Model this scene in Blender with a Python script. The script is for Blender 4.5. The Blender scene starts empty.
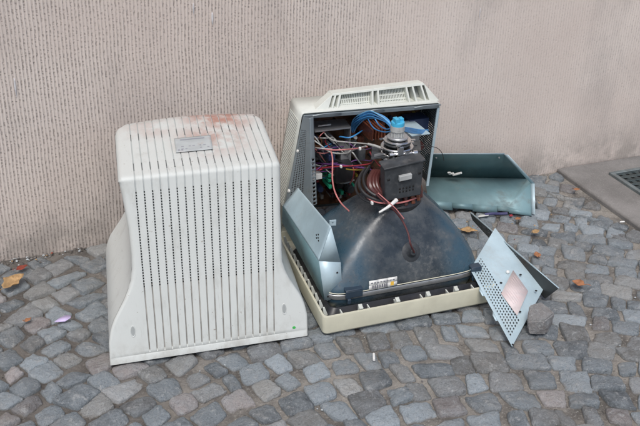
import bpy, math, random
import numpy as np
from mathutils import Vector, Matrix, noise as mnoise
random.seed(7)
C = bpy.context.scene.collection
PI = math.pi

# ------------------------------------------------------------------ camera
CAM_R = np.array([[0.92882454, -0.15034846, 0.33864481],
                  [-0.36953385, -0.44252647, 0.81707714],
                  [0.02701301, -0.88406203, -0.46658829]])
CAM_C = np.array([0.0, -2.31497313, 1.3])

def _ray(px, py):
    return CAM_R @ np.array([px - 320.0, py - 213.0, 950.0])

def at(px, py, y):
    """world point at measured distance y (metres in front of the wall)"""
    d = _ray(px, py); return Vector(CAM_C + d * ((y - CAM_C[1]) / d[1]))

def az(px, py, z):
    """world point at measured height z"""
    d = _ray(px, py); return Vector(CAM_C + d * ((z - CAM_C[2]) / d[2]))

# ------------------------------------------------------------------ materials
def new_mat(name):
    m = bpy.data.materials.new(name); m.use_nodes = True
    nt = m.node_tree; nt.nodes.clear()
    out = nt.nodes.new('ShaderNodeOutputMaterial')
    b = nt.nodes.new('ShaderNodeBsdfPrincipled')
    nt.links.new(b.outputs[0], out.inputs[0])
    return m, nt, b

class NT:
    def __init__(s, nt): s.nt = nt
    def n(s, t, **kw):
        nd = s.nt.nodes.new(t)
        for k, v in kw.items(): setattr(nd, k, v)
        return nd
    def l(s, a, b): s.nt.links.new(a, b)
    def put(s, sock, v):
        if isinstance(v, bpy.types.NodeSocket): s.l(v, sock)
        else:
            if isinstance(v, tuple) and len(v) == 3 and sock.type == 'RGBA': v = v + (1,)
            sock.default_value = v
    def math(s, op, a, b=0.0, c=0.0, clamp=False):
        nd = s.n('ShaderNodeMath', operation=op, use_clamp=clamp)
        s.put(nd.inputs[0], a); s.put(nd.inputs[1], b); s.put(nd.inputs[2], c)
        return nd.outputs[0]
    def mix(s, f, a, b, mode='MIX'):
        nd = s.n('ShaderNodeMix', data_type='RGBA', blend_type=mode)
        s.put(nd.inputs[0], f); s.put(nd.inputs[6], a); s.put(nd.inputs[7], b)
        return nd.outputs[2]
    def ramp(s, f, lo, hi, a=0.0, b=1.0):
        nd = s.n('ShaderNodeMapRange', interpolation_type='SMOOTHSTEP')
        s.put(nd.inputs[0], f); nd.inputs[1].default_value = lo; nd.inputs[2].default_value = hi
        nd.inputs[3].default_value = a; nd.inputs[4].default_value = b
        return nd.outputs[0]
    def noise(s, vec, scale, detail=4, rough=0.55):
        nd = s.n('ShaderNodeTexNoise'); s.l(vec, nd.inputs['Vector'])
        nd.inputs['Scale'].default_value = scale; nd.inputs['Detail'].default_value = detail
        nd.inputs['Roughness'].default_value = rough
        return nd.outputs[0]
    def voro(s, vec, scale, feature='F1'):
        nd = s.n('ShaderNodeTexVoronoi', feature=feature); s.l(vec, nd.inputs['Vector'])
        nd.inputs['Scale'].default_value = scale
        return nd.outputs[0]
    def pos(s):
        return s.n('ShaderNodeNewGeometry').outputs['Position']
    def objc(s):
        return s.n('ShaderNodeTexCoord').outputs['Object']
    def sep(s, v):
        nd = s.n('ShaderNodeSeparateXYZ'); s.l(v, nd.inputs[0]); return nd.outputs
    def comb(s, x, y, z):
        nd = s.n('ShaderNodeCombineXYZ'); s.put(nd.inputs[0], x); s.put(nd.inputs[1], y); s.put(nd.inputs[2], z)
        return nd.outputs[0]
    def bump(s, h, strength, dist, bsdf, prev=None):
        nd = s.n('ShaderNodeBump'); nd.inputs['Strength'].default_value = strength
        nd.inputs['Distance'].default_value = dist; s.l(h, nd.inputs['Height'])
        if prev: s.l(prev, nd.inputs['Normal'])
        s.l(nd.outputs[0], bsdf.inputs['Normal']); return nd.outputs[0]

def simple(name, col, rough=0.5, metal=0.0, var=0.12, scale=30, spec=0.5, bump=0.0, dirt=None, dirt_amt=0.4, dirt_scale=12):
    m, nt, b = new_mat(name); t = NT(nt); p = t.objc()
    n = t.noise(p, scale)
    k = t.ramp(n, 0.3, 0.7, 1 - var, 1 + var)
    nd = t.n('ShaderNodeVectorMath', operation='SCALE'); nd.inputs[0].default_value = col[:3]
    t.l(k, nd.inputs['Scale']); c = nd.outputs[0]
    if dirt:
        f = t.ramp(t.noise(p, dirt_scale, 6, 0.65), 0.5, 0.75, 0.0, dirt_amt)
        c = t.mix(f, c, dirt)
    t.l(c, b.inputs['Base Color'])
    t.l(t.ramp(t.noise(p, scale * 0.7), 0.3, 0.7, max(0.05, rough - 0.08), min(1, rough + 0.08)), b.inputs['Roughness'])
    b.inputs['Metallic'].default_value = metal
    b.inputs['Specular IOR Level'].default_value = spec
    if bump: t.bump(t.noise(p, scale * 6), bump, 0.001, b)
    return m

M = {}
M['black'] = simple('black_plastic', (0.018, 0.018, 0.02), 0.4, dirt=(0.09, 0.085, 0.08), dirt_amt=0.5)
M['charcoal'] = simple('charcoal_plastic', (0.04, 0.045, 0.05), 0.45, var=0.25, dirt=(0.16, 0.155, 0.15), dirt_amt=0.5, dirt_scale=40)
M['cream'] = simple('cream_plastic', (0.62, 0.60, 0.47), 0.5, var=0.04, bump=0.08, dirt=(0.33, 0.29, 0.21), dirt_amt=0.3, dirt_scale=9)
M['ivory'] = simple('pale_cream_plastic', (0.62, 0.64, 0.585), 0.5, var=0.04, bump=0.08, dirt=(0.40, 0.37, 0.30), dirt_amt=0.3, dirt_scale=9)
M['white'] = simple('white_nylon', (0.75, 0.75, 0.72), 0.5, var=0.05)
M['chrome'] = simple('bright_metal', (0.7, 0.7, 0.7), 0.2, 1.0, var=0.1)
M['socket'] = simple('grey_ceramic', (0.42, 0.43, 0.42), 0.4, dirt=(0.1, 0.1, 0.1), dirt_amt=0.6, dirt_scale=60)
M['blue'] = simple('blue_plastic', (0.06, 0.42, 0.66), 0.4, var=0.06)
M['wblue'] = simple('blue_wire', (0.06, 0.29, 0.62), 0.4)
M['wblue2'] = simple('pale_blue_wire', (0.16, 0.45, 0.74), 0.35)
M['wpink'] = simple('pink_wire', (0.52, 0.19, 0.18), 0.4)
M['wred'] = simple('red_wire', (0.36, 0.035, 0.05), 0.4)
M['wgrey'] = simple('grey_wire', (0.38, 0.38, 0.36), 0.45)
M['wblack'] = simple('black_wire', (0.02, 0.02, 0.022), 0.4)
M['wpurple'] = simple('purple_wire', (0.16, 0.06, 0.22), 0.4)
M['wyellow'] = simple('yellow_wire', (0.55, 0.4, 0.06), 0.4)
M['wbrown'] = simple('maroon_wire', (0.10, 0.03, 0.03), 0.4)
M['copper'] = simple('varnished_copper', (0.17, 0.055, 0.03), 0.4, 0.3, var=0.3, scale=150)
M['pcb'] = simple('brown_circuit_board', (0.10, 0.045, 0.02), 0.5, var=0.4, scale=60, dirt=(0.02, 0.015, 0.012), dirt_amt=0.7, dirt_scale=40)
M['green'] = simple('green_plastic', (0.03, 0.42, 0.24), 0.4)
M['gdot'] = simple('green_sticker', (0.05, 0.42, 0.08), 0.5)
M['alu'] = simple('dull_aluminium', (0.46, 0.47, 0.48), 0.4, 0.7, var=0.15, dirt=(0.1, 0.09, 0.08), dirt_amt=0.6, dirt_scale=30)
M['capsleeve'] = simple('dark_blue_sleeve', (0.025, 0.04, 0.09), 0.35)
M['maroon'] = simple('maroon_lacquer', (0.085, 0.028, 0.025), 0.35)
M['rubber'] = simple('black_rubber', (0.035, 0.04, 0.046), 0.6, dirt=(0.1, 0.1, 0.1), dirt_amt=0.35, dirt_scale=60)
M['clipblue'] = simple('dark_steel_blue', (0.03, 0.05, 0.075), 0.45)
M['indigo'] = simple('dull_indigo', (0.06, 0.06, 0.15), 0.5, dirt=(0.15, 0.14, 0.14), dirt_amt=0.6)
M['paper'] = simple('white_label_paper', (0.72, 0.72, 0.69), 0.6, var=0.06, dirt=(0.4, 0.35, 0.28), dirt_amt=0.5, dirt_scale=40)
M['ink'] = simple('grey_ink', (0.14, 0.14, 0.16), 0.6)
M['orange_ink'] = simple('yellow_ink', (0.7, 0.42, 0.05), 0.6)
M['pink_paper'] = simple('pinkish_paper', (0.70, 0.61, 0.60), 0.6, var=0.08, scale=50, dirt=(0.6, 0.42, 0.4), dirt_amt=0.5, dirt_scale=25)
M['lilac'] = simple('lilac_paper', (0.62, 0.52, 0.80), 0.6, var=0.05)
M['leaf'] = simple('dry_leaf', (0.36, 0.16, 0.075), 0.6, var=0.35, scale=60, dirt=(0.16, 0.07, 0.035), dirt_amt=0.7, dirt_scale=60)
M['leaf2'] = simple('pale_dry_leaf', (0.42, 0.27, 0.13), 0.6, var=0.35, scale=60, dirt=(0.15, 0.08, 0.03), dirt_amt=0.8, dirt_scale=45)
M['redleaf'] = simple('red_leaf', (0.25, 0.05, 0.03), 0.6, var=0.3, scale=60)
M['recessgrey'] = simple('grey_recess', (0.36, 0.38, 0.37), 0.6)  # plain grey for screw recess floors and the grille backing
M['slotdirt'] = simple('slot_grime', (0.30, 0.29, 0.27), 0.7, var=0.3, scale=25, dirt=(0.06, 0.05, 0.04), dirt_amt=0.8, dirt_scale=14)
M['iron'] = simple('cast_iron', (0.055, 0.075, 0.08), 0.5, 0.5, var=0.3, dirt=(0.16, 0.15, 0.13), dirt_amt=0.4)
M['ironrim'] = simple('worn_iron_rim', (0.17, 0.20, 0.205), 0.5, 0.4, var=0.25, dirt=(0.12, 0.1, 0.09), dirt_amt=0.5)
M['void'] = simple('hole_dark', (0.012, 0.012, 0.012), 0.9)  # near-black for holes, their inner darkness put in as colour

def metal(name, col, rough, dirt, amt, metallic=0.75):
    m, nt, b = new_mat(name); t = NT(nt); p = t.objc()
    n = t.noise(p, 9, 5, 0.6)
    streak = t.noise(t.comb(t.math('MULTIPLY', t.sep(p)[0], 40.0), t.math('MULTIPLY', t.sep(p)[1], 6.0), t.math('MULTIPLY', t.sep(p)[2], 14.0)), 1.0, 4)
    c = t.mix(t.ramp(n, 0.35, 0.7), tuple(x * 0.86 for x in col), tuple(min(1, x * 1.08) for x in col))
    f = t.math('MULTIPLY', t.ramp(t.noise(p, 14, 7, 0.7), 0.5, 0.72, 0, 1), amt)
    c = t.mix(f, c, dirt)
    t.l(c, b.inputs['Base Color'])
    t.l(t.math('ADD', t.ramp(streak, 0.3, 0.7, rough - 0.07, rough + 0.1), t.math('MULTIPLY', f, 0.3)), b.inputs['Roughness'])
    t.l(t.math('SUBTRACT', metallic, t.math('MULTIPLY', f, 0.6), 0, True), b.inputs['Metallic'])
    t.bump(t.math('ADD', n, t.math('MULTIPLY', streak, 0.05)), 0.2, 0.005, b)
    return m
M['steel'] = metal('galvanised_steel', (0.50, 0.635, 0.69), 0.48, (0.30, 0.31, 0.30), 0.5, 0.22)
M['tealsteel'] = metal('teal_grey_steel', (0.17, 0.28, 0.305), 0.52, (0.12, 0.14, 0.13), 0.6, 0.2)
M['greysteel'] = metal('grey_steel', (0.23, 0.27, 0.29), 0.45, (0.10, 0.10, 0.09), 0.6, 0.35)
M['tealshade'] = metal('shaded_teal_steel', (0.075, 0.14, 0.15), 0.45, (0.08, 0.09, 0.08), 0.4, 0.4)  # overhanging band of the bent cover, its dark ground reflection put into the colour
M['shadegrime'] = metal('shaded_grimy_steel', (0.05, 0.055, 0.055), 0.5, (0.035, 0.022, 0.014), 1.0, 0.3)  # rear leaf: shade and ground reflection put into the colour, with brown dirt
M['faint'] = simple('faded_red_print', (0.62, 0.50, 0.50), 0.6)
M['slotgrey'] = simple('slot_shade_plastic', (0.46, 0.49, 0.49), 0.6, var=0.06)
M['darksteel'] = metal('grimy_steel', (0.16, 0.21, 0.23), 0.42, (0.05, 0.04, 0.03), 0.9)

def shell_material():
    m, nt, b = new_mat('stained_white_plastic'); t = NT(nt); p = t.objc(); x, y, z = t.sep(p)
    base = t.mix(t.noise(p, 6, 5), (0.575, 0.60, 0.575), (0.635, 0.655, 0.625))
    # rusty splash on the upper face
    n = t.noise(p, 16, 7, 0.68)
    top = t.ramp(z, 0.385, 0.408)
    def blob(cx, cy, r):
        dx = t.math('SUBTRACT', x, cx); dy = t.math('SUBTRACT', y, cy)
        d = t.math('SQRT', t.math('ADD', t.math('MULTIPLY', dx, dx), t.math('MULTIPLY', dy, dy)))
        return t.ramp(d, r, r * 0.15)
    bl = t.math('MAXIMUM', blob(0.13, 0.375, 0.13), t.math('MULTIPLY', blob(0.09, 0.26, 0.13), 0.7))
    bl = t.math('MAXIMUM', bl, t.math('MULTIPLY', blob(-0.04, 0.36, 0.10), 0.35))
    st = t.math('MULTIPLY', t.math('MULTIPLY', t.ramp(n, 0.36, 0.60), bl), top)
    c = t.mix(t.math('MULTIPLY', st, 0.88), base, (0.38, 0.155, 0.105))
    # grey streaky dirt down the sides
    g = t.noise(t.comb(t.math('MULTIPLY', x, 3.0), t.math('MULTIPLY', y, 3.0), z), 9, 6, 0.7)
    c = t.mix(t.ramp(g, 0.48, 0.78, 0, 0.4), c, (0.38, 0.375, 0.335))
    lo = t.math('MULTIPLY', t.ramp(z, 0.07, 0.0), t.ramp(t.noise(p, 24, 7, 0.72), 0.40, 0.66))
    c = t.mix(t.math('MULTIPLY', lo, 0.45), c, (0.33, 0.31, 0.27))
    scf = t.ramp(t.noise(t.comb(t.math('MULTIPLY', x, 120.0), t.math('MULTIPLY', y, 20.0), t.math('MULTIPLY', z, 9.0)), 1.0, 3, 0.6), 0.66, 0.74, 0, 0.35)
    c = t.mix(scf, c, (0.40, 0.39, 0.36))
    sp = t.ramp(t.noise(p, 140, 2), 0.70, 0.77, 0, 0.6)
    c = t.mix(sp, c, (0.2, 0.15, 0.1))
    t.l(c, b.inputs['Base Color']); b.inputs['Roughness'].default_value = 0.48
    t.bump(t.noise(p, 700, 2), 0.05, 0.001, b)
    return m
M['shell'] = shell_material()

def tube_material():
    m, nt, b = new_mat('graphite_coated_glass'); t = NT(nt); p = t.objc(); x, y, z = t.sep(p)
    n1 = t.noise(p, 14, 7, 0.7); n2 = t.noise(p, 90, 4, 0.7)
    c = t.mix(t.ramp(n1, 0.35, 0.7), (0.025, 0.034, 0.043), (0.075, 0.085, 0.092))
    d = t.math('MULTIPLY', t.ramp(n2, 0.45, 0.7), t.ramp(t.noise(p, 7, 5, 0.6), 0.42, 0.62))
    c = t.mix(t.math('MULTIPLY', d, 0.6), c, (0.17, 0.17, 0.165))
    # blue sky reflection painted into the corners, away from the dusty middle
    ax = t.math('ABSOLUTE', x)
    e = t.math('MULTIPLY', t.ramp(ax, 0.07, 0.14), t.ramp(n1, 0.8, 0.45))
    c = t.mix(t.math('MULTIPLY', e, 0.8), c, (0.04, 0.09, 0.13))
    sp = t.ramp(t.voro(p, 110), 0.10, 0.20, 1, 0); sp = t.math('MULTIPLY', sp, t.ramp(t.noise(p, 9, 4), 0.45, 0.6))
    c = t.mix(t.math('MULTIPLY', sp, 0.55), c, (0.02, 0.022, 0.025))
    t.l(c, b.inputs['Base Color'])
    t.l(t.ramp(n1, 0.35, 0.65, 0.17, 0.48), b.inputs['Roughness'])
    t.bump(n2, 0.12, 0.002, b)
    return m
M['tube'] = tube_material()

def wall_material():
    m, nt, b = new_mat('combed_render'); t = NT(nt); p = t.pos(); x, y, z = t.sep(p)
    wob = t.math('MULTIPLY', t.math('SUBTRACT', t.noise(t.comb(t.math('MULTIPLY', x, 3.0), 0.0, t.math('MULTIPLY', z, 5.0)), 1.0, 3), 0.5), 0.012)
    xs = t.math('MULTIPLY', t.math('ADD', x, wob), 1 / 0.0090)
    fr = t.math('FRACT', xs); idx = t.math('FLOOR', xs)
    tri = t.math('ABSOLUTE', t.math('SUBTRACT', fr, 0.5))           # 0 mid-groove .. 0.5 ridge
    groove = t.ramp(tri, 0.08, 0.30, 1.0, 0.0)
    # torn pits along every groove
    pv = t.comb(t.math('MULTIPLY', x, 190.0), t.math('MULTIPLY', idx, 7.31), t.math('MULTIPLY', z, 210.0))
    pit = t.noise(pv, 1.0, 3, 0.6)
    area = t.noise(t.comb(t.math('MULTIPLY', x, 1.5), 0.0, t.math('MULTIPLY', z, 1.2)), 2.2, 4)
    worn = t.math('MULTIPLY', t.ramp(x, 0.75, 1.35, 1.0, 0.25), t.ramp(area, 0.3, 0.65, 0.7, 1.15))
    pits = t.math('MULTIPLY', t.math('MULTIPLY', t.ramp(pit, 0.50, 0.64), groove), worn)
    ridge = t.noise(t.comb(t.math('MULTIPLY', x, 160.0), 0.0, t.math('MULTIPLY', z, 160.0)), 1.0, 4, 0.6)
    c = t.mix(t.ramp(area, 0.3, 0.7), (0.625, 0.54, 0.485), (0.715, 0.635, 0.575))
    c = t.mix(t.math('MULTIPLY', groove, t.math('MULTIPLY', worn, 0.30)), c, (0.36, 0.30, 0.265))
    c = t.mix(t.math('MULTIPLY', pits, 0.38), c, (0.20, 0.155, 0.135))
    c = t.mix(t.ramp(ridge, 0.35, 0.75, 0.0, 0.2), c, (0.74, 0.68, 0.64))
    # grey grime patches and a dirty splash zone at the foot
    big = t.noise(t.comb(t.math('MULTIPLY', x, 2.2), 0.0, t.math('MULTIPLY', z, 0.9)), 2.0, 6, 0.65)
    c = t.mix(t.ramp(big, 0.46, 0.76, 0, 0.5), c, (0.36, 0.325, 0.305))
    low = t.math('MULTIPLY', t.ramp(z, 0.16, 0.0), t.ramp(t.noise(p, 11, 6, 0.7), 0.3, 0.62))
    c = t.mix(t.math('MULTIPLY', low, 0.65), c, (0.24, 0.22, 0.20))
    sc = t.ramp(t.noise(t.comb(t.math('MULTIPLY', x, 5.0), 0.0, t.math('MULTIPLY', z, 3.2)), 2.5, 7, 0.75), 0.63, 0.73, 0, 0.45)
    c = t.mix(sc, c, (0.27, 0.25, 0.24))
    gr_ = t.math('MULTIPLY', t.ramp(t.noise(p, 60, 5, 0.75), 0.54, 0.74), t.ramp(t.noise(p, 4, 4, 0.6), 0.42, 0.62))
    c = t.mix(t.math('MULTIPLY', gr_, 0.35), c, (0.33, 0.295, 0.27))
    t.l(c, b.inputs['Base Color']); b.inputs['Roughness'].default_value = 0.92
    b.inputs['Specular IOR Level'].default_value = 0.15
    h = t.math('SUBTRACT', t.math('MULTIPLY', ridge, 0.35), t.math('ADD', t.math('MULTIPLY', groove, t.math('MULTIPLY', worn, 0.45)), pits))
    t.bump(h, 0.8, 0.0028, b)
    return m
M['wall'] = wall_material()

def stone_material(name='basalt_sett'):
    m, nt, b = new_mat(name); t = NT(nt); p = t.pos(); x, y, z = t.sep(p)
    at_ = t.n('ShaderNodeAttribute', attribute_name='tint')
    n1 = t.noise(p, 22, 7, 0.7); n2 = t.noise(p, 130, 5, 0.75); n3 = t.noise(p, 45, 6, 0.7)
    c = t.mix(t.ramp(n1, 0.35, 0.7, 0, 0.5), at_.outputs['Color'], (0.37, 0.405, 0.425))
    n4 = t.noise(p, 420, 3, 0.7)
    c = t.mix(t.ramp(n1, 0.45, 0.2, 0.0, 0.6), c, (0.085, 0.095, 0.105))
    c = t.mix(t.ramp(n2, 0.54, 0.74, 0, 0.8), c, (0.50, 0.51, 0.51))
    c = t.mix(t.ramp(n2, 0.45, 0.25, 0, 0.55), c, (0.05, 0.055, 0.06))
    c = t.mix(t.ramp(n3, 0.55, 0.68, 0, 0.65), c, (0.52, 0.53, 0.53))
    c = t.mix(t.ramp(n4, 0.56, 0.72, 0, 0.6), c, (0.42, 0.43, 0.43))
    c = t.mix(t.ramp(n4, 0.44, 0.28, 0, 0.6), c, (0.05, 0.055, 0.06))
    dust = t.math('MULTIPLY', t.ramp(t.noise(p, 5, 6, 0.65), 0.42, 0.66), t.ramp(n3, 0.3, 0.6))
    c = t.mix(t.math('MULTIPLY', dust, 0.4), c, (0.33, 0.315, 0.29))
    # sand clinging to the flanks of each sett
    c = t.mix(t.math('MULTIPLY', t.ramp(z, -0.0075, -0.013), t.ramp(n3, 0.3, 0.55)), c, (0.19, 0.17, 0.145))
    t.l(c, b.inputs['Base Color'])
    t.l(t.ramp(n1, 0.3, 0.7, 0.5, 0.75), b.inputs['Roughness'])
    b.inputs['Specular IOR Level'].default_value = 0.45
    nb = t.bump(t.math('ADD', n2, t.math('MULTIPLY', n4, .35)), 1.0, 0.0045, b)
    t.bump(n3, 1.0, 0.010, b, nb)
    return m
M['stone'] = stone_material()

def soil_material():
    m, nt, b = new_mat('sandy_joint_soil'); t = NT(nt); p = t.pos()
    n1 = t.noise(p, 9, 6, 0.65); n2 = t.noise(p, 170, 5, 0.75); v = t.voro(p, 120)
    c = t.mix(t.ramp(n1, 0.35, 0.65), (0.12, 0.112, 0.102), (0.30, 0.28, 0.25))
    c = t.mix(t.ramp(n2, 0.5, 0.75), c, (0.46, 0.44, 0.40))
    c = t.mix(t.ramp(n2, 0.42, 0.25, 0, 0.6), c, (0.06, 0.05, 0.045))
    c = t.mix(t.math('MULTIPLY', t.ramp(t.math('ADD', t.sep(p)[0], t.math('MULTIPLY', n1, 0.3)), 0.75, 0.25), 0.6), c, (0.085, 0.075, 0.068))
    t.l(c, b.inputs['Base Color']); b.inputs['Roughness'].default_value = 0.95
    b.inputs['Specular IOR Level'].default_value = 0.2
    h = t.math('ADD', n2, t.math('MULTIPLY', v, -0.5))
    t.bump(h, 0.8, 0.004, b)
    return m
M['soil'] = soil_material()

def concrete_material():
    m, nt, b = new_mat('worn_concrete'); t = NT(nt); p = t.pos()
    n1 = t.noise(p, 5, 6, 0.65); n2 = t.noise(p, 220, 4, 0.7); n3 = t.noise(p, 28, 6, 0.7)
    c = t.mix(t.ramp(n1, 0.3, 0.7), (0.17, 0.163, 0.155), (0.26, 0.25, 0.24))
    c = t.mix(t.ramp(n3, 0.5, 0.8, 0, 0.45), c, (0.12, 0.115, 0.11))
    c = t.mix(t.ramp(n2, 0.5, 0.75, 0, 0.5), c, (0.40, 0.385, 0.37))
    t.l(c, b.inputs['Base Color']); b.inputs['Roughness'].default_value = 0.9
    b.inputs['Specular IOR Level'].default_value = 0.2
    t.bump(t.math('ADD', n2, n3), 0.5, 0.002, b)
    return m
M['concrete'] = concrete_material()

# ------------------------------------------------------------------ mesh builder
class MB:
    def __init__(s): s.v = []; s.f = []; s.m = []
    def add(s, pts, faces, mi=0):
        o = len(s.v); s.v += [Vector(p) for p in pts]
        for f in faces: s.f.append([o + i for i in f]); s.m.append(mi)
        return s
    def poly(s, pts, mi=0): return s.add(pts, [list(range(len(pts)))], mi)
    def box(s, c, size, ax=None, mi=0):
        c = Vector(c); sx, sy, sz = [k / 2 for k in size]
        X, Y, Z = ax or (Vector((1, 0, 0)), Vector((0, 1, 0)), Vector((0, 0, 1)))
        p = [c + X * (i * sx) + Y * (j * sy) + Z * (k * sz) for k in (-1, 1) for j in (-1, 1) for i in (-1, 1)]
        return s.add(p, [[0, 2, 3, 1], [4, 5, 7, 6], [0, 1, 5, 4], [2, 6, 7, 3], [0, 4, 6, 2], [1, 3, 7, 5]], mi)
    def hexa(s, p, mi=0):   # 8 points: bottom ring, top ring
        return s.add(p, [[3, 2, 1, 0], [4, 5, 6, 7], [0, 1, 5, 4], [1, 2, 6, 5], [2, 3, 7, 6], [3, 0, 4, 7]], mi)
    def loft(s, rings, cap0=True, cap1=True, mi=0, closed=True):
        n = len(rings[0]); o = len(s.v)
        for r in rings: s.v += [Vector(p) for p in r]
        for k in range(len(rings) - 1):
            for i in range(n if closed else n - 1):
                j = (i + 1) % n
                s.f.append([o + k * n + i, o + k * n + j, o + (k + 1) * n + j, o + (k + 1) * n + i]); s.m.append(mi)
        if cap0: s.f.append([o + i for i in reversed(range(n))]); s.m.append(mi)
        if cap1: s.f.append([o + (len(rings) - 1) * n + i for i in range(n)]); s.m.append(mi)
        return s
    def cyl(s, p0, p1, r0, r1=None, n=16, mi=0, caps=True):
        p0 = Vector(p0); p1 = Vector(p1); r1 = r0 if r1 is None else r1
        return s.lathe(p0, p1 - p0, [(0, r0), (1, r1)], n, mi, caps)
    def lathe(s, p0, axis, prof, n=20, mi=0, caps=True):
        p0 = Vector(p0); axis = Vector(axis); a = axis.normalized()
        x = a.orthogonal().normalized(); y = a.cross(x)
        rings = [[p0 + axis * h + (x * math.cos(2 * PI * i / n) + y * math.sin(2 * PI * i / n)) * r for i in range(n)] for h, r in prof]
        return s.loft(rings, caps, caps, mi)
    def tube(s, pts, r, n=8, mi=0, sub=6):
        P = spline(pts, sub); rings = []
        nrm = None
        for i, p in enumerate(P):
            d = (P[min(i + 1, len(P) - 1)] - P[max(i - 1, 0)]).normalized()
            nrm = d.orthogonal() if nrm is None else nrm - d * nrm.dot(d)
            nrm.normalize(); bn = d.cross(nrm)
            rr = r(i / (len(P) - 1)) if callable(r) else r
            rings.append([p + (nrm * math.cos(2 * PI * k / n) + bn * math.sin(2 * PI * k / n)) * rr for k in range(n)])
        return s.loft(rings, True, True, mi)
    def perf(s, a, b, c, d, nu, nv, hole, mi=0):
        """sheet a-b-c-d split in cells; hole(i,j) says if the cell (i across a->b, j along a->d) is punched"""
        a, b, c, d = map(Vector, (a, b, c, d))
        us = [0]; vs = [0]
        for i in range(nu): us += [(i + 0.24) / nu, (i + 0.76) / nu]
        for j in range(nv): vs += [(j + 0.24) / nv, (j + 0.76) / nv]
        us.append(1); vs.append(1)
        o = len(s.v)
        for v in vs:
            for u in us: s.v.append((a * (1 - u) + b * u) * (1 - v) + (d * (1 - u) + c * u) * v)
        n = len(us)
        for j in range(len(vs) - 1):
            for i in range(n - 1):
                if i % 2 == 1 and j % 2 == 1 and hole((i - 1) // 2, (j - 1) // 2): continue
                s.f.append([o + j * n + i, o + j * n + i + 1, o + (j + 1) * n + i + 1, o + (j + 1) * n + i]); s.m.append(mi)
        return s
    def build(s, name, mats, parent=None, base=None, sharp=35, solid=0.0, bevel=0.0, offset=-1):
        if not isinstance(mats, (list, tuple)): mats = [mats]
        if base is None:
            base = Vector((0, 0, 0))
            r = parent
            while r is not None: base = base + r.location; r = r.parent
        base = Vector(base)
        me = bpy.data.meshes.new(name)
        me.from_pydata([tuple(p - base) for p in s.v], [], s.f)
        for m in mats: me.materials.append(m)
        me.polygons.foreach_set('material_index', s.m)
        me.polygons.foreach_set('use_smooth', [True] * len(s.f))
        me.update(); me.set_sharp_from_angle(angle=math.radians(sharp))
        o = bpy.data.objects.new(name, me); C.objects.link(o)
        if parent: o.parent = parent
        else: o.location = base
        if solid:
            md = o.modifiers.new('thick', 'SOLIDIFY'); md.thickness = solid; md.offset = offset
        if bevel:
            md = o.modifiers.new('soft', 'BEVEL'); md.width = bevel; md.segments = 2; md.limit_method = 'ANGLE'
        return o

def spline(pts, sub):
    pts = [Vector(p) for p in pts]; out = []
    if len(pts) < 3: return pts
    for i in range(len(pts) - 1):
        p0 = pts[max(i - 1, 0)]; p1 = pts[i]; p2 = pts[i + 1]; p3 = pts[min(i + 2, len(pts) - 1)]
        for k in range(sub):
            t = k / sub
            out.append(0.5 * ((2 * p1) + (p2 - p0) * t + (2 * p0 - 5 * p1 + 4 * p2 - p3) * t * t + (3 * p1 - p0 - 3 * p2 + p3) * t ** 3))
    out.append(pts[-1]); return out

def lerp(a, b, t): return a + (b - a) * t
def interp(x, xs, ys): return float(np.interp(x, xs, ys))

def tag(o, label=None, cat=None, group=None, kind=None):
    if label: o['label'] = label
    if cat: o['category'] = cat
    if group: o['group'] = group
    if kind: o['kind'] = kind
    return o
def empty(name, loc):
    o = bpy.data.objects.new(name, None); C.objects.link(o); o.location = loc; o.empty_display_size = 0.05
    return o

# ------------------------------------------------------------------ setting: ground, wall, slab
g = MB(); g.add([(-150, -150, -0.0120), (150, -150, -0.0120), (150, 150, -0.0120), (-150, 150, -0.0120)], [[0, 1, 2, 3]])
tag(g.build('ground', M['soil']), kind='structure')

w = MB(); w.box((1.0, 0.15, 1.7), (16, 0.30, 3.6))
wall = w.build('rendered_wall', M['wall'], base=(1.0, 0.15, 0))
tag(wall, 'beige rendered house wall combed with fine vertical grooves behind the scrap', 'wall')
def drip(px, py, l, wd):
    p = at(px, py, 0.0); mb = MB(); n = 7; L = []; Rr = []
    for i in range(n):
        t = i / (n - 1); ww = wd * math.sin(PI * min(1, 0.15 + t * 0.85)) * (0.8 + 0.4 * random.random())
        L.append(p + Vector((-ww, -0.0015, -l * t))); Rr.append(p + Vector((ww, -0.0015, -l * t)))
    mb.poly(L + Rr[::-1]); return mb.build('paint_splash', M['pale_blue_paint'], wall, solid=0.0015, offset=0)
M['pale_blue_paint'] = simple('pale_blue_paint', (0.62, 0.60, 0.60), 0.6, var=0.15, scale=80)
drip(212, 12, 0.035, 0.003); drip(14, 78, 0.05, 0.003); drip(193, 3, .03, .0018); drip(480, 8, .03, .0015)

XS = 1.79   # left edge of the concrete slab
s = MB(); s.box((XS + 1.6, -1.0, -0.036), (3.2, 1.994, 0.08))
tag(s.build('pavement_slab', M['concrete'], base=(XS + 1.6, -1.0, 0), bevel=0.006), kind='structure')

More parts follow.
